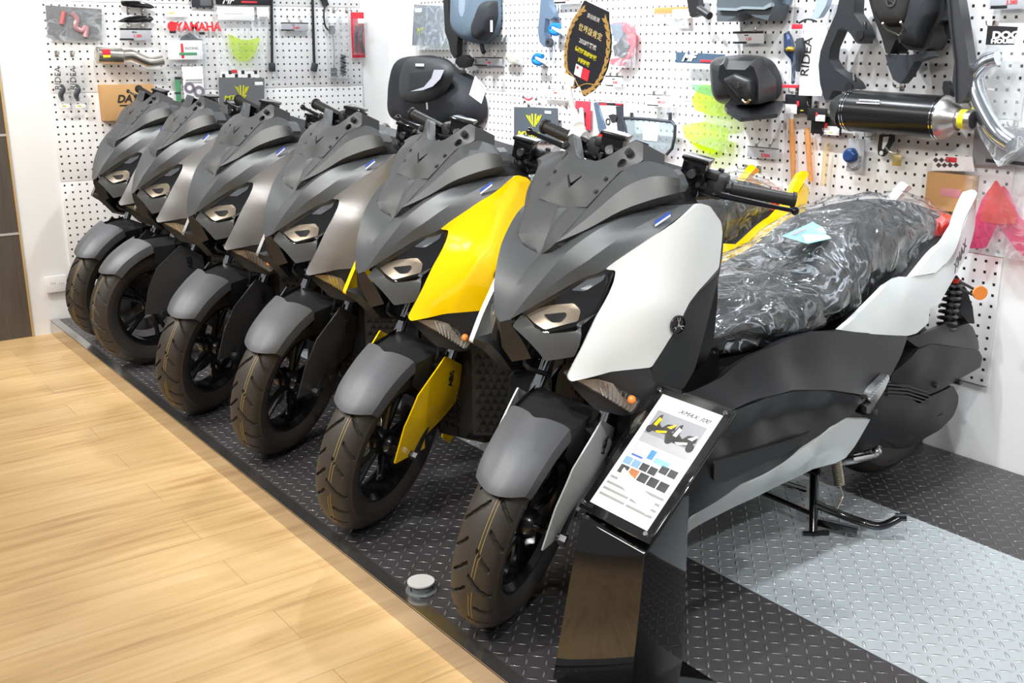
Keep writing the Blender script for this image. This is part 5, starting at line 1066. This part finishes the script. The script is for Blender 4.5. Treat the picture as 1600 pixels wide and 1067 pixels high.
it = Item(WR, 'lever_packet', 'white card packet with vertical lettering beside the blue lever', 'packet', (1275, 150)); it.part('card', slab(WR, [(1257, 42), (1293, 42), (1284, 150), (1248, 149)], .070, .012), paper); it.part('lever', tubeW(WR, [(1250, 60, .082), (1251, 78, .082), (1248, 95, .082), (1247, 112, .082)], [.014, .02, .012, .008]), p_dk); it.text('RIDEA', .052, ink, 1262, 120, .0715, xd=(.06, 0, 1), yd=(-1, 0, .06), name='lettering'); it.part('red_label', rect(WR, 1237, 38, 1253, 45, .05, .004), p_red)
it = Item(WR, 'curved_trim', 'pale blue-grey curved blade part near the left grab handle', 'blade', (1275, 40)); it.part('blade', slab(WR, [(1278, -10), (1296, -10), (1290, 10), (1279, 28), (1266, 30), (1272, 16)], .06, .03, r=.01), mat('pale_blue_part', (.35, .42, .52), .4)); it.part('wire', tubeW(WR, [(1248, 36, .05), (1262, 30, .05), (1276, 34, .05)], .004), p_dk)
it = Item(WR, 'small_blade', 'dark slate pointed part hanging right of the rear carrier', 'blade', (1225, 8)); it.part('blade', slab(WR, [(1212, -10), (1236, -10), (1232, 7), (1214, 5)], .06, .02), mat('slate_gray_part', (.1, .14, .18), .4))
for k, (a, b_, c_, d_) in enumerate(((1227, 147, 1266, 178), (1262, 168, 1290, 190), (1268, 181, 1313, 212))):
    it = Item(WR, 'spark_card', 'black card with red stripe and white panel, %s of three overlapping' % ['upper left', 'middle', 'lower right'][k], 'card', ((a+b_)/2 if 0 else (a+c_)/2, d_), 'black cards by the muffler'); dd = .04+.02*(k % 2)
    it.part('card', rect(WR, a, b_, c_, d_, dd, .006), p_black); it.part('white_panel', rect(WR, a+(c_-a)*(.0 if k == 0 else .45), b_+(d_-b_)*.5, a+(c_-a)*(.45 if k == 0 else .95), d_, dd+.001, .001), paper); it.part('red_stripe', rect(WR, a+(c_-a)*.46, b_+(d_-b_)*.35, a+(c_-a)*.54, b_+(d_-b_)*.62, dd+.002, .001), red_ink); it.part('yellow_mark', rect(WR, a+(c_-a)*.6, b_+(d_-b_)*.8, a+(c_-a)*.72, b_+(d_-b_)*.86, dd+.0025, .001), mat('yellow_card', (.8, .65, .02), .5))
    hook(WR, a+(c_-a)*.5, b_-4, 'above the %s black card' % ['upper left', 'middle', 'lower right'][k])
for k, (pts, m, lab) in enumerate(((((1236, 186), (1238, 215), (1240, 283)), amber_t, 'amber silicone hose strip, left of the three'), (((1261, 200), (1263, 225), (1267, 284)), amber_t, 'amber silicone hose strip, middle of the three'), (((1293, 222), (1290, 245), (1286, 290)), tan_t, 'pale clear silicone hose strip, right of the three'))):
    it = Item(WR, 'silicone_hose', lab, 'hose', pts[-1], 'silicone hoses under the black cards'); it.part('hose', tubeW(WR, [(u, v, .03) for u, v in pts], [.011, .012, .010]), m)
# grab handles
it = Item(WR, 'grab_handle', 'left black grab handle frame with an open middle beside the tail piece', 'grab handle', (1290, 156), 'pair of black grab handles'); ph = lambda L_: [(1270+a/6.275, b/6.275) for a, b in L_]
hp = mat('satin_black_handle', (.025, .028, .032), .38)
outl = ph([(270, -60), (410, -60), (400, 130), (480, 250), (520, 360), (455, 435), (420, 415), (375, 340), (310, 275), (255, 280), (230, 330), (165, 480), (155, 580), (215, 680), (310, 745), (390, 800), (430, 870), (320, 905), (200, 880), (150, 985), (115, 980), (70, 820), (55, 640), (75, 500), (130, 350), (230, 120)])
it.part('frame', slab(WR, outl, .12, .06, r=.008), hp)
for (u, v) in ((1344, 55), (1327, 136)): b = MB(); c = WR.pt(u, v, .122); b.cyl(c, c+WR.N*.004, .016, 20); it.part('mount_cup', b, p_black); b = MB(); b.tube([WR.pt(u+8, v-8, .10), WR.pt(u+7, v-19, .09)], .008, 8); it.part('mount_tab', b, p_black)
it = Item(WR, 'grab_handle', 'right black grab handle blade between the tail piece and chrome pipe', 'grab handle', (1495, 162), 'pair of black grab handles'); pr_ = lambda L_: [(1380+a/4.64, b/4.64) for a, b in L_]
it.part('frame', slab(WR, pr_([(455, -60), (535, -60), (570, 140), (600, 330), (625, 480), (610, 680), (565, 755), (525, 745), (527, 560), (500, 300), (480, 120)]), .14, .05, r=.01), mat('satin_gray_handle', (.045, .045, .05), .3)); it.part('inner_face', slab(WR, pr_([(455, -60), (475, -60), (495, 200), (525, 450), (527, 745), (500, 600), (515, 450), (480, 200)]), .15, .05), hp)
for (u, v) in ((1480, 40), (1478, 138)): it.part('mount_tab', slab(WR, [(u-5, v-10), (u, v-12), (u+6, v+2), (u+5, v+20), (u, v+22), (u-5, v+5)], .10, .03, r=.004), p_black)
it = Item(WR, 'tail_piece', 'large black pointed undertail moulding between the grab handles', 'undertail', (1405, 130)); it.part('shell', slab(WR, [(1350, -30), (1478, -30), (1473, 30), (1461, 42), (1452, 70), (1446, 80), (1418, 78), (1412, 72), (1400, 60), (1390, 85), (1384, 84), (1378, 60), (1366, 30), (1360, 10)], .14, .10, r=.01), mat('undertail_plastic', (.016, .016, .017), .45))
it.part('cover', puff(WR, [(1362, -30), (1442, -30), (1430, 20), (1422, 38), (1384, 40), (1372, 20)], .14, .05, r=.012), mat('undertail_cover', (.03, .029, .028), .4)); it.part('pad', puff(WR, [(1436, -20), (1472, -20), (1468, 20), (1452, 50), (1443, 74), (1415, 70), (1418, 50), (1428, 20)], .14, .06, r=.012), mat('black_fabric', (.014, .016, .02), .7))
it.part('nose', slab(WR, [(1383, 85), (1421, 85), (1454, 85), (1448, 78), (1455, 88), (1428, 97), (1417, 118), (1406, 131), (1395, 124), (1388, 105), (1382, 92)][:1]+[(1421, 86), (1452, 80), (1455, 88), (1428, 97), (1417, 118), (1406, 131), (1395, 124), (1388, 105)], .13, .05), p_dk)
b = MB(); c = WR.pt(1392, 2, .192); b.lathe([(0, .014), (-.002, .014), (-.002, .018), (0, .018)], 'y', 28, c, closed=True)
for a in (90, 210, 330): a = math.radians(a); d_ = Vector((math.cos(a), 0, math.sin(a))); b.tube([c, c+d_*.016], .0015, 5)
it.part('emblem', b, chrome); it.part('wire_hook', tubeW(WR, [(1379, 36, .24), (1386, 46, .21), (1404, 56, .16), (1406, 66, .14)], .004, tubeW(WR, [(1407, 34, .24), (1412, 44, .21), (1406, 56, .16)], .004)), zinc)
# muffler
it = Item(WR, 'exhaust_muffler', 'big satin black exhaust muffler with steel end cap and yellow label', 'exhaust', (1405, 210)); a, c = WR.pt(1327, 172, .12), WR.pt(1475, 184, .12); D_ = (c-a).normalized()
b = MB(); b.tube([a, c], .072, 48); it.part('sleeve', b, mat('satin_black_sleeve', (.02, .02, .021), .25, .4)); b = MB(); b.tube([a-D_*.055+Vector((0, 0, .028)), a-D_*.03+Vector((0, 0, .010)), a], [.035, .058, .072], 40); it.part('carbon_cap', b, mat('carbon_cap', (.03, .032, .032), .35))
b = MB(); b.tube([c, c+D_*.02, c+D_*.035, c+D_*.055], [.074, .068, .052, .038], 40); b.tube([c+D_*.05, c+D_*.105], .032, 32, caps=False); b.lathe([(0, .028), (0, .034)], 'x', 32, c+D_*.105); it.part('end_cap', b, mat('raw_steel', (.5, .48, .46), .3, .95)); b = MB(); b.tube([c+D_*.064, c+D_*.086], .0325, 32); it.part('yellow_label', b, mat('yellow_label', (.75, .7, .02), .5)); b = MB(); b.tube([c+D_*.100, c+D_*.1045], .0285, 24); it.part('bore', b, ink)
for k, (p0, off) in enumerate(((a, .008), (c, -.012))):
    b = MB()
    for dd in (0, .011): b.tube([p0+D_*(off+dd), p0+D_*(off+dd+.004)], .0745, 48)
    it.part('strap_band', b, chrome)
it.text('AKRAPO', .026, paper, 1342, 160, .19, name='lettering', bold=.001) if 0 else it.part('printed_mark', (lambda b: (rect(WR, 1342, 155, 1374, 158, .185, .001, b), rect(WR, 1338, 159.5, 1374, 163, .188, .001, b))[-1])(MB()), paper)
it = Item(WR, 'cutout_plate', 'black cut-out mounting plate below the muffler', 'plate', (1380, 245)); b = slab(WR, [(1374, 210), (1397, 210), (1397, 220), (1389, 232), (1386, 240), (1380, 245), (1372, 242), (1371, 230), (1373, 220)], .05, .006, r=.004); it.part('plate', b, p_black); it.part('window', slab(WR, [(1380, 214), (1389, 213), (1387, 222), (1380, 234), (1378, 232)], .0512, .001), wall_m)
b = MB(); c = WR.pt(1377, 239, .051); b.cyl(c, c+WR.N*.001, .008, 16); it.part('eyelet', b, wall_m)
it = Item(WR, 'brass_hinge', 'small brass plate hanging right of the black cut-out plate', 'plate', (1401, 260)); it.part('plate', rect(WR, 1395, 242, 1407, 260, .045, .004), mat('brass', (.6, .48, .22), .35, .8)); it.part('pin', tubeW(WR, [(1384, 230, .06), (1390, 237, .05), (1402, 240, .045), (1406, 234, .05)], .004), zinc)
it = Item(WR, 'chain_lock', 'deep blue lock cover with a fan of small chain links on a grey card', 'lock', (1335, 270)); it.part('card', rect(WR, 1326, 216, 1347, 270, .03, .003), mat('gray_tag_card', (.42, .43, .46), .5)); it.part('cover', puff(WR, [(1319, 238), (1326, 231), (1336, 231), (1341, 242), (1338, 252), (1325, 255), (1319, 248)], .035, .02), mat('deep_blue_gloss', (.02, .06, .2), .2)); b = MB()
for k in range(11):
    a_ = -2.2+k*.24; c = WR.pt(1331+14*math.cos(a_)*.9+1, 247-14*math.sin(a_)*1.0+1, .045); b.sphere(c, .0055, 8)
it.part('chain_links', b, chrome)
# packets at the right edge
it = Item(WR, 'chrome_pipe_bag', 'chrome bent header pipe in a clear bag with black dog-house header', 'packet', (1560, 262)); pz = lambda L_, d: [(1490+a/2.964, 60+b/2.964, d) for a, b in L_]
it.part('pipe', tubeW(WR, pz([(205, 90), (150, 110), (95, 165), (85, 215), (115, 300), (170, 400), (210, 450), (265, 490)], .09), [.024, .024, .027, .028, .028, .028, .028, .028], n=18), mat('bright_chrome_pipe', (.72, .76, .82), .15, .95)); it.part('pipe', tubeW(WR, pz([(200, 75), (140, 90), (120, 150), (130, 250), (170, 350)], .06), .014, n=12), mat('bright_chrome_pipe', (.72, .76, .82), .15, .95))
it.part('pouch', slab(WR, [(1541, 70), (1590, 70), (1578, 130), (1592, 235), (1560, 262), (1532, 215), (1508, 140), (1514, 110)], .10, .05, r=.01), poly_bag); it.part('header', slab(WR, [(1543, 40), (1590, 42), (1584, 70), (1540, 70)], .08, .003), p_black); it.text('DOG', .030, paper, 1550, 60, .082, bold=.0015, sx=1.3, name='lettering'); it.text('HOUSE', .018, paper, 1548, 67.5, .082, bold=.001, sx=1.4, name='lettering')
it = Item(WR, 'protector_card', 'large grey protector card in clear wrap at the right edge', 'packet', (1570, 262)); it.part('card', slab(WR, [(1523, 198), (1625, 200), (1625, 264), (1518, 256)], .035, .004), mat('mid_gray_card', (.22, .22, .23), .5)); it.text('HEADLIGHT', .026, paper, 1566, 219.5, .037, name='lettering'); it.text('PROTECTOR', .022, paper, 1588, 228, .037, name='lettering'); it.part('line', rect(WR, 1540, 253, 1610, 254, .037, .001), ink)
it = Item(WR, 'pink_visor_bag', 'clear bag with red to magenta tinted visor halves at the right edge', 'packet', (1560, 400)); it.part('pouch', slab(WR, [(1508, 262), (1625, 266), (1625, 412), (1510, 392)], .06, .006), clear_film)
it.part('visor', slab(WR, [(1556, 282), (1562, 300), (1560, 345), (1540, 388), (1512, 388), (1520, 350), (1535, 310)], .055, .005, r=.01), pink); it.part('visor', slab(WR, [(1566, 288), (1576, 300), (1592, 340), (1622, 360), (1622, 400), (1595, 400), (1558, 350), (1558, 320)], .050, .005, r=.012), pink); it.part('visor_top', slab(WR, [(1556, 280), (1564, 292), (1585, 330), (1590, 350), (1560, 350), (1530, 345), (1540, 305)], .0575, .002, r=.01), orange_a)
it = Item(WR, 'cardboard_box', 'flat brown parts box behind the seat of the white scooter', 'box', (1480, 335)); it.part('box', rect(WR, 1449, 268, 1514, 335, .04, .04), kraft); it.part('pink_label', rect(WR, 1470, 293, 1500, 310, .041, .001), mat('faded_pink_label', (.6, .25, .28), .5))
it = Item(WR, 'checkered_packet', 'small black and white checkered packet with a red mark above the brown box', 'packet', (1490, 266)); it.part('card', slab(WR, [(1458, 246), (1465, 243), (1519, 245), (1522, 268), (1456, 266)], .045, .004), paper); b = MB()
for i in range(4):
    for j in range(2): u, v = 1462+i*9+(j*4.5), 250+j*8; slab(WR, [(u, v-4), (u+4.5, v), (u, v+4), (u-4.5, v)], .0465, .001, b)
it.part('checkers', b, mat('dark_brown_ink', (.06, .05, .05), .5)); it.part('red_mark', rect(WR, 1478, 245, 1494, 254, .048, .001), p_red)
price_tag(WR, 1548, -12, 1604, 13, 'large grey price tag with red figures in the top right corner', '3,380')

# --- award sign clamped on the right grip of the white scooter
gp = Matrix.Translation((BX, BY, 0)) @ steer(D(31)) @ Vector((-.235, .452, 1.140)); Fh = Vector((_f[0], _f[1], 0)).normalized(); Rv = Vector(_r); Zv = Vector((0, 0, 1))
dep = (np.array(gp)-CAM) @ _f
def dp(u, v, k=1.): r_ = _f+_r*(u-800)/FPX-_u*(v-533.5)/FPX; return Vector(CAM+r_*dep*k)
e1 = (Rv*.56-Zv*.30-Fh*.77).normalized(); e2 = (Zv-e1*Zv.dot(e1)).normalized(); e3 = e1.cross(e2)
sc_ = dp(917, 78); s1 = 1.0
it = Item(WR, 'award_sign', 'black oval award sign with golden laurels on a white pole', 'sign', tuple(gp))
MS = lambda: Matrix(((e1.x, e2.x, e3.x, sc_.x), (e1.y, e2.y, e3.y, sc_.y), (e1.z, e2.z, e3.z, sc_.z), (0, 0, 0, 1)))
def lf(x, y, z=0.): return MS() @ Vector((x, y, z))
H = .115; Wd = .094
outl = [(-.052, H), (.050, H)]+[(Wd*math.cos(a)*1.0, H*1.02*math.sin(a)) for a in [math.radians(x) for x in (50, 30, 10, -10, -30, -50, -64)]]+[(.028, -.118), (.016, -.112), (.0, -.096), (-.016, -.112), (-.03, -.116)]+[(Wd*math.cos(a), H*1.02*math.sin(a)) for a in [math.radians(x) for x in (-116, -130, -150, -170, -190, -210, -230)]]
b = MB(); b.prism(outl, -.004, MS()); it.part('board', b, mat('navy_black_board', (.012, .014, .022), .45))
gold = mat('laurel_gold', (.42, .26, .08), .45); lb = MB()
for sg in (1, -1):
    for k in range(12):
        a = math.radians(-74+k*11.6); cx, cy = Wd*.90*math.cos(a)*sg, H*.97*math.sin(a); tx, ty = -math.sin(a)*sg, math.cos(a)
        for w_, rr in ((.5, .0075), (-.5, .0065)):
            ang = math.atan2(ty, tx)+w_*.9; px_, py_ = cx+math.cos(ang)*.004, cy+math.sin(ang)*.004; L_ = .0145
            pts = [(px_+math.cos(ang)*L_*t+math.sin(ang)*rr*q_, py_+math.sin(ang)*L_*t-math.cos(ang)*rr*q_) for t, q_ in ((-1, 0), (-.4, .62), (.3, .6), (1, 0), (.3, -.6), (-.4, -.62))]
            lb.prism(pts, .0012+.0004*(w_ > 0), MS())
    lb.tube([lf(.0*sg, -.100, .002), lf(.03*sg, -.082, .002), lf(.07*sg, -.072, .002)], .0015, 6, sub=4)
it.part('laurel', lb, gold)
def st(t_, y, size, m, x=0., bold=0): return text(t_, size, m, it.root, lf(x, y, .0015)-it.loc, e1, e2, align='CENTER', kind='cjk', name='lettering', depth=.0004, bold=bold)
FK = 1.6
wh = mat('sign_white', (.55, .55, .55), .5); gt = mat('sign_gold', (.50, .40, .18), .5); yt = mat('sign_yellow', (.60, .55, .03), .5)
st('源自歐洲', .080, .0235*FK, wh); st('世界級肯定', .040, .036*FK, gt, bold=.0003); st('2018年獲選', .010, .025*FK, wh, bold=.0003); st('德國紅點設計獎', -.014, .0235*FK, yt, bold=.0004); st('iF設計獎', -.038, .0235*FK, yt, bold=.0004)
b = MB(); b.prism([(-.030, -.076), (-.001, -.076), (-.001, -.047), (-.030, -.047)], .001, MS()); it.part('white_badge', b, paper); b = MB(); b.prism([(.0, -.076), (.030, -.076), (.030, -.047), (.0, -.047)], .001, MS()); it.part('red_badge', b, p_red)
b = MB(); c = lf(-.02, -.054, .0015); b.cyl(c, c+e3*.0006, .004, 16); it.part('badge_dot', b, red_ink)
b = MB(); b.prism([(-.095, -.108), (-.02, -.108), (-.02, -.084), (-.095, -.084)], .006, Matrix.Translation(-e3*.002) @ MS()); wp = mat('cream_plastic', (.72, .69, .66), .4)
top = lf(-.055, -.10, -.001); mid_ = top.lerp(gp, .55); b.tube([top, mid_], .0075, 12); b.tube([mid_, gp+Vector((0, 0, .03))], [.011, .016], 12); b.tube([gp+Vector((0, 0, .03)), gp+Vector((0, 0, -.005))], [.018, .024], 14)
gd = (Matrix.Translation((BX, BY, 0)) @ steer(D(31)) @ Vector((-.33, .475, 1.145))-gp).normalized(); b.tube([gp-gd*.018, gp+gd*.018], .026, 24); b.tube([gp+Vector((0, 0, .015))-gd*.012, mid_+e1*.035+Vector((0, 0, .02))], [.008, .006], 8)
it.part('clamp_pole', b, wp)

# --- spec stand in front of the white scooter
it = Item(WR, 'spec_stand', 'glossy black pedestal with a tilted white specification sheet under acrylic', 'display stand', (4.28, -1.86, 0))
ba = [(4.226, -2.055, .0), (4.392, -1.955, .0), (4.372, -1.772, .0), (4.21, -1.86, .0)]; tp = [(4.202, -1.958, .375), (4.372, -1.912, .335), (4.372, -1.775, .470), (4.205, -1.79, .50)]
b = MB(); b.add(ba+tp, [(3, 2, 1, 0), (4, 5, 6, 7), (0, 1, 5, 4), (1, 2, 6, 5), (2, 3, 7, 6), (3, 0, 4, 7)], False)
pm_ = b.mesh('pedestal'); bm = bmesh.new(); bm.from_mesh(pm_); bmesh.ops.bevel(bm, geom=list(bm.edges), offset=.004, segments=3, affect='EDGES', profile=.5); bm.to_mesh(pm_); bm.free()
piano = mat('piano_black_acrylic', (.003, .003, .0035), .03, coat=1, spec=.8); acr = film('clear_acrylic', op=0, gloss_r=.02, bump=(5, 0, .001), base=.03)
for v in pm_.vertices: v.co = v.co-it.loc
pm_.polygons.foreach_set('use_smooth', [True]*len(pm_.polygons)); pm_.set_sharp_from_angle(angle=math.radians(30)); o = bpy.data.objects.new('pedestal', pm_); COL.objects.link(o); o.parent = it.root; pm_.materials.append(piano)
it.part('foot_plate', MB().box((4.43, -1.915, .006), (.36, .295, .012), ch=.003), piano)
pc = Vector((4.314, -1.836, .528)); ta = math.radians(45.75); px_ = Vector((1, 0, 0)); pu = Vector((0, math.sin(ta), math.cos(ta))); pn_ = px_.cross(pu)
MP = Matrix(((px_.x, pu.x, pn_.x, pc.x), (px_.y, pu.y, pn_.y, pc.y), (px_.z, pu.z, pn_.z, pc.z), (0, 0, 0, 1))); PR3 = MP.to_3x3()
PW, PH = .236, .351
def pb_(x, y, w, h, z, t): return MB().box(MP @ Vector((x, y, z)), (w, h, t), PR3, min(t*.3, .001))
it.part('back_plate', MB().box(MP @ Vector((0, 0, -.008)), (PW, PH, .006), PR3, .0015), piano)
sh = it.part('spec_sheet', pb_(0, .002, .190, .310, -.0042, .0006), paper)
def on(name, x, y, w, h, m, z=-.0036): it.part(name, pb_(x, y, w, h, z, .0005), m, parent=sh)
on('photo', 0, .072, .155, .088, mat('photo_gray', (.30, .31, .34), .5)); on('photo_floor', 0, .040, .155, .024, mat('photo_gray_light', (.42, .42, .44), .5), -.0034)
def mini(x, y, s, c, nm):   # small printed side view of a scooter
    b = MB()
    for dx in (-.5, .5):
        o_ = MP @ Vector((x+dx*s, y-.2*s, -.0031)); b.cyl(o_, o_+pn_*.0004, .17*s, 16)
    b.prism([(x+a*s, y+h*s) for a, h in ((-.55, -.05), (-.42, .42), (-.3, .5), (-.2, .1), (.0, 0), (.15, .2), (.55, .28), (.6, .05), (.3, -.2), (-.3, -.25))], .0004, MP @ Matrix.Translation((0, 0, -.0031))); it.part(nm, b, ink, parent=sh)
    b = MB(); b.prism([(x+a*s, y+h*s) for a, h in ((-.45, .0), (-.38, .35), (-.22, .3), (-.28, -.02))], .0005, MP @ Matrix.Translation((0, 0, -.0028))); b.prism([(x+a*s, y+h*s) for a, h in ((.2, .08), (.5, .3), (.56, .26), (.42, .06))], .0005, MP @ Matrix.Translation((0, 0, -.0028))); b.prism([(x+a*s, y+h*s) for a, h in ((-.2, -.2), (.3, -.05), (.32, -.14), (-.05, -.26))], .0005, MP @ Matrix.Translation((0, 0, -.0028))); it.part(nm+'_panels', b, c, parent=sh)
mini(-.036, .078, .062, yellow_p, 'yellow_scooter_picture'); mini(.034, .070, .066, paper, 'white_scooter_picture')
lc = text('XMAX 300', .015, ink, sh, MP @ Vector((-.022, .126, -.0034))-it.loc, px_, pu, shear=.5, sx=1.35, depth=.0003)
for k in range(6): on('text_line', -.062, .020-k*.0045, .038, .0014, gray_ink); 
for k in range(3): on('text_line', .02, .020-k*.0045, .045, .0014, gray_ink)
on('blue_box', .022, .0, .046, .014, mat('pale_blue_print', (.25, .5, .65), .5)); on('blue_figure', -.016, .008, .018, .024, mat('mid_blue_print', (.06, .25, .6), .5)); on('blue_caption', -.052, -.008, .036, .005, blue_st)
pcs = [mat('photo_dark', (.05, .05, .055), .5), mat('photo_blue', (.2, .35, .5), .5), mat('photo_orange', (.45, .16, .06), .5)]
for k in range(6): on('thumbnail', -.068+k*.027, -.026+(.012 if k > 3 else 0), .024, .019, pcs[1] if k < 2 else pcs[0])
for k in range(5): on('thumbnail', -.064+k*.032, -.050, .028, .022, pcs[2] if k == 1 else pcs[0])
for c_ in (-1, 1):
    for k in range(8): on('table_row', c_*.0445, -.076-k*.0078, .083, .0062 if k % 2 == 0 else .001, mat('table_gray', (.30, .30, .30), .6) if k % 2 == 0 else gray_ink)
it.part('acrylic_cover', MB().box(MP @ Vector((0, 0, .0015)), (PW+.006, PH+.006, .004), PR3, .0012), acr)
for x in (-1, 1):
    for y in (-1, 1): c = MP @ Vector((x*(PW/2-.014), y*(PH/2-.014), -.004)); b = MB(); b.cyl(c, c+pn_*.012, .0055, 18); it.part('standoff_bolt', b, chrome)

# --- small things on the platform and seats
it = Item(WR, 'floor_cap', 'round pale cap standing on the platform edge in front of the nearest wheels', 'cap', (3.694, -2.085, 0)); b = MB(); b.lathe([(0, .040), (.006, .043), (.006, .030)], 'z', 40, (3.694, -2.085, 0)); it.part('ring', b, smoke); b = MB(); b.cyl((3.694, -2.083, .0), (3.694, -2.083, .026), .028, 24); it.part('stem', b, smoke); b = MB(); b.cyl((3.69, -2.083, .026), (3.69, -2.083, .030), .037, 40); it.part('lid', b, mat('pale_gray_lid', (.5, .5, .5), .5))
# energy label lying on the film of the white scooter
def SP(u, v, x): p = P(u, v, x); return Vector((p[0]+BX, p[1]+BY, p[2]))
q = [SP(1221, 369, .085), SP(1270, 347, .03), SP(1312, 370, .08), SP(1262, 381, .14)]
it = Item(WR, 'energy_label', 'pale blue label sheet lying on the wrapped seat of the white scooter', 'label', tuple(q[0])); b = MB(); nn = (q[1]-q[0]).cross(q[3]-q[0]).normalized(); nn = nn if nn.z > 0 else -nn; b.add(q+[p+nn*.0008 for p in q], [(0, 1, 2, 3), (4, 5, 6, 7), (0, 1, 5, 4), (1, 2, 6, 5), (2, 3, 7, 6), (3, 0, 4, 7)], False)
cy_ = mat('pale_cyan_print', (.30, .68, .78), .4); it.part('sheet', b, cy_); b = MB(); w4 = [q[3].lerp(q[0], .1).lerp(q[2], .0), q[0].lerp(q[1], .52).lerp(q[3], .42), q[1].lerp(q[2], .95).lerp(q[3], .0), q[3].lerp(q[2], .95)]; b.add([p+nn*.0014 for p in w4], [(0, 1, 2, 3)], False); it.part('white_part', b, paper)
b = MB()
for k in range(6): c = q[0].lerp(q[1], .25+.1*k).lerp(q[3], .22)+nn*.0016; b.sphere(c, .0045, 8, (1, 1, .2))
it.part('colour_scale', b, p_red)
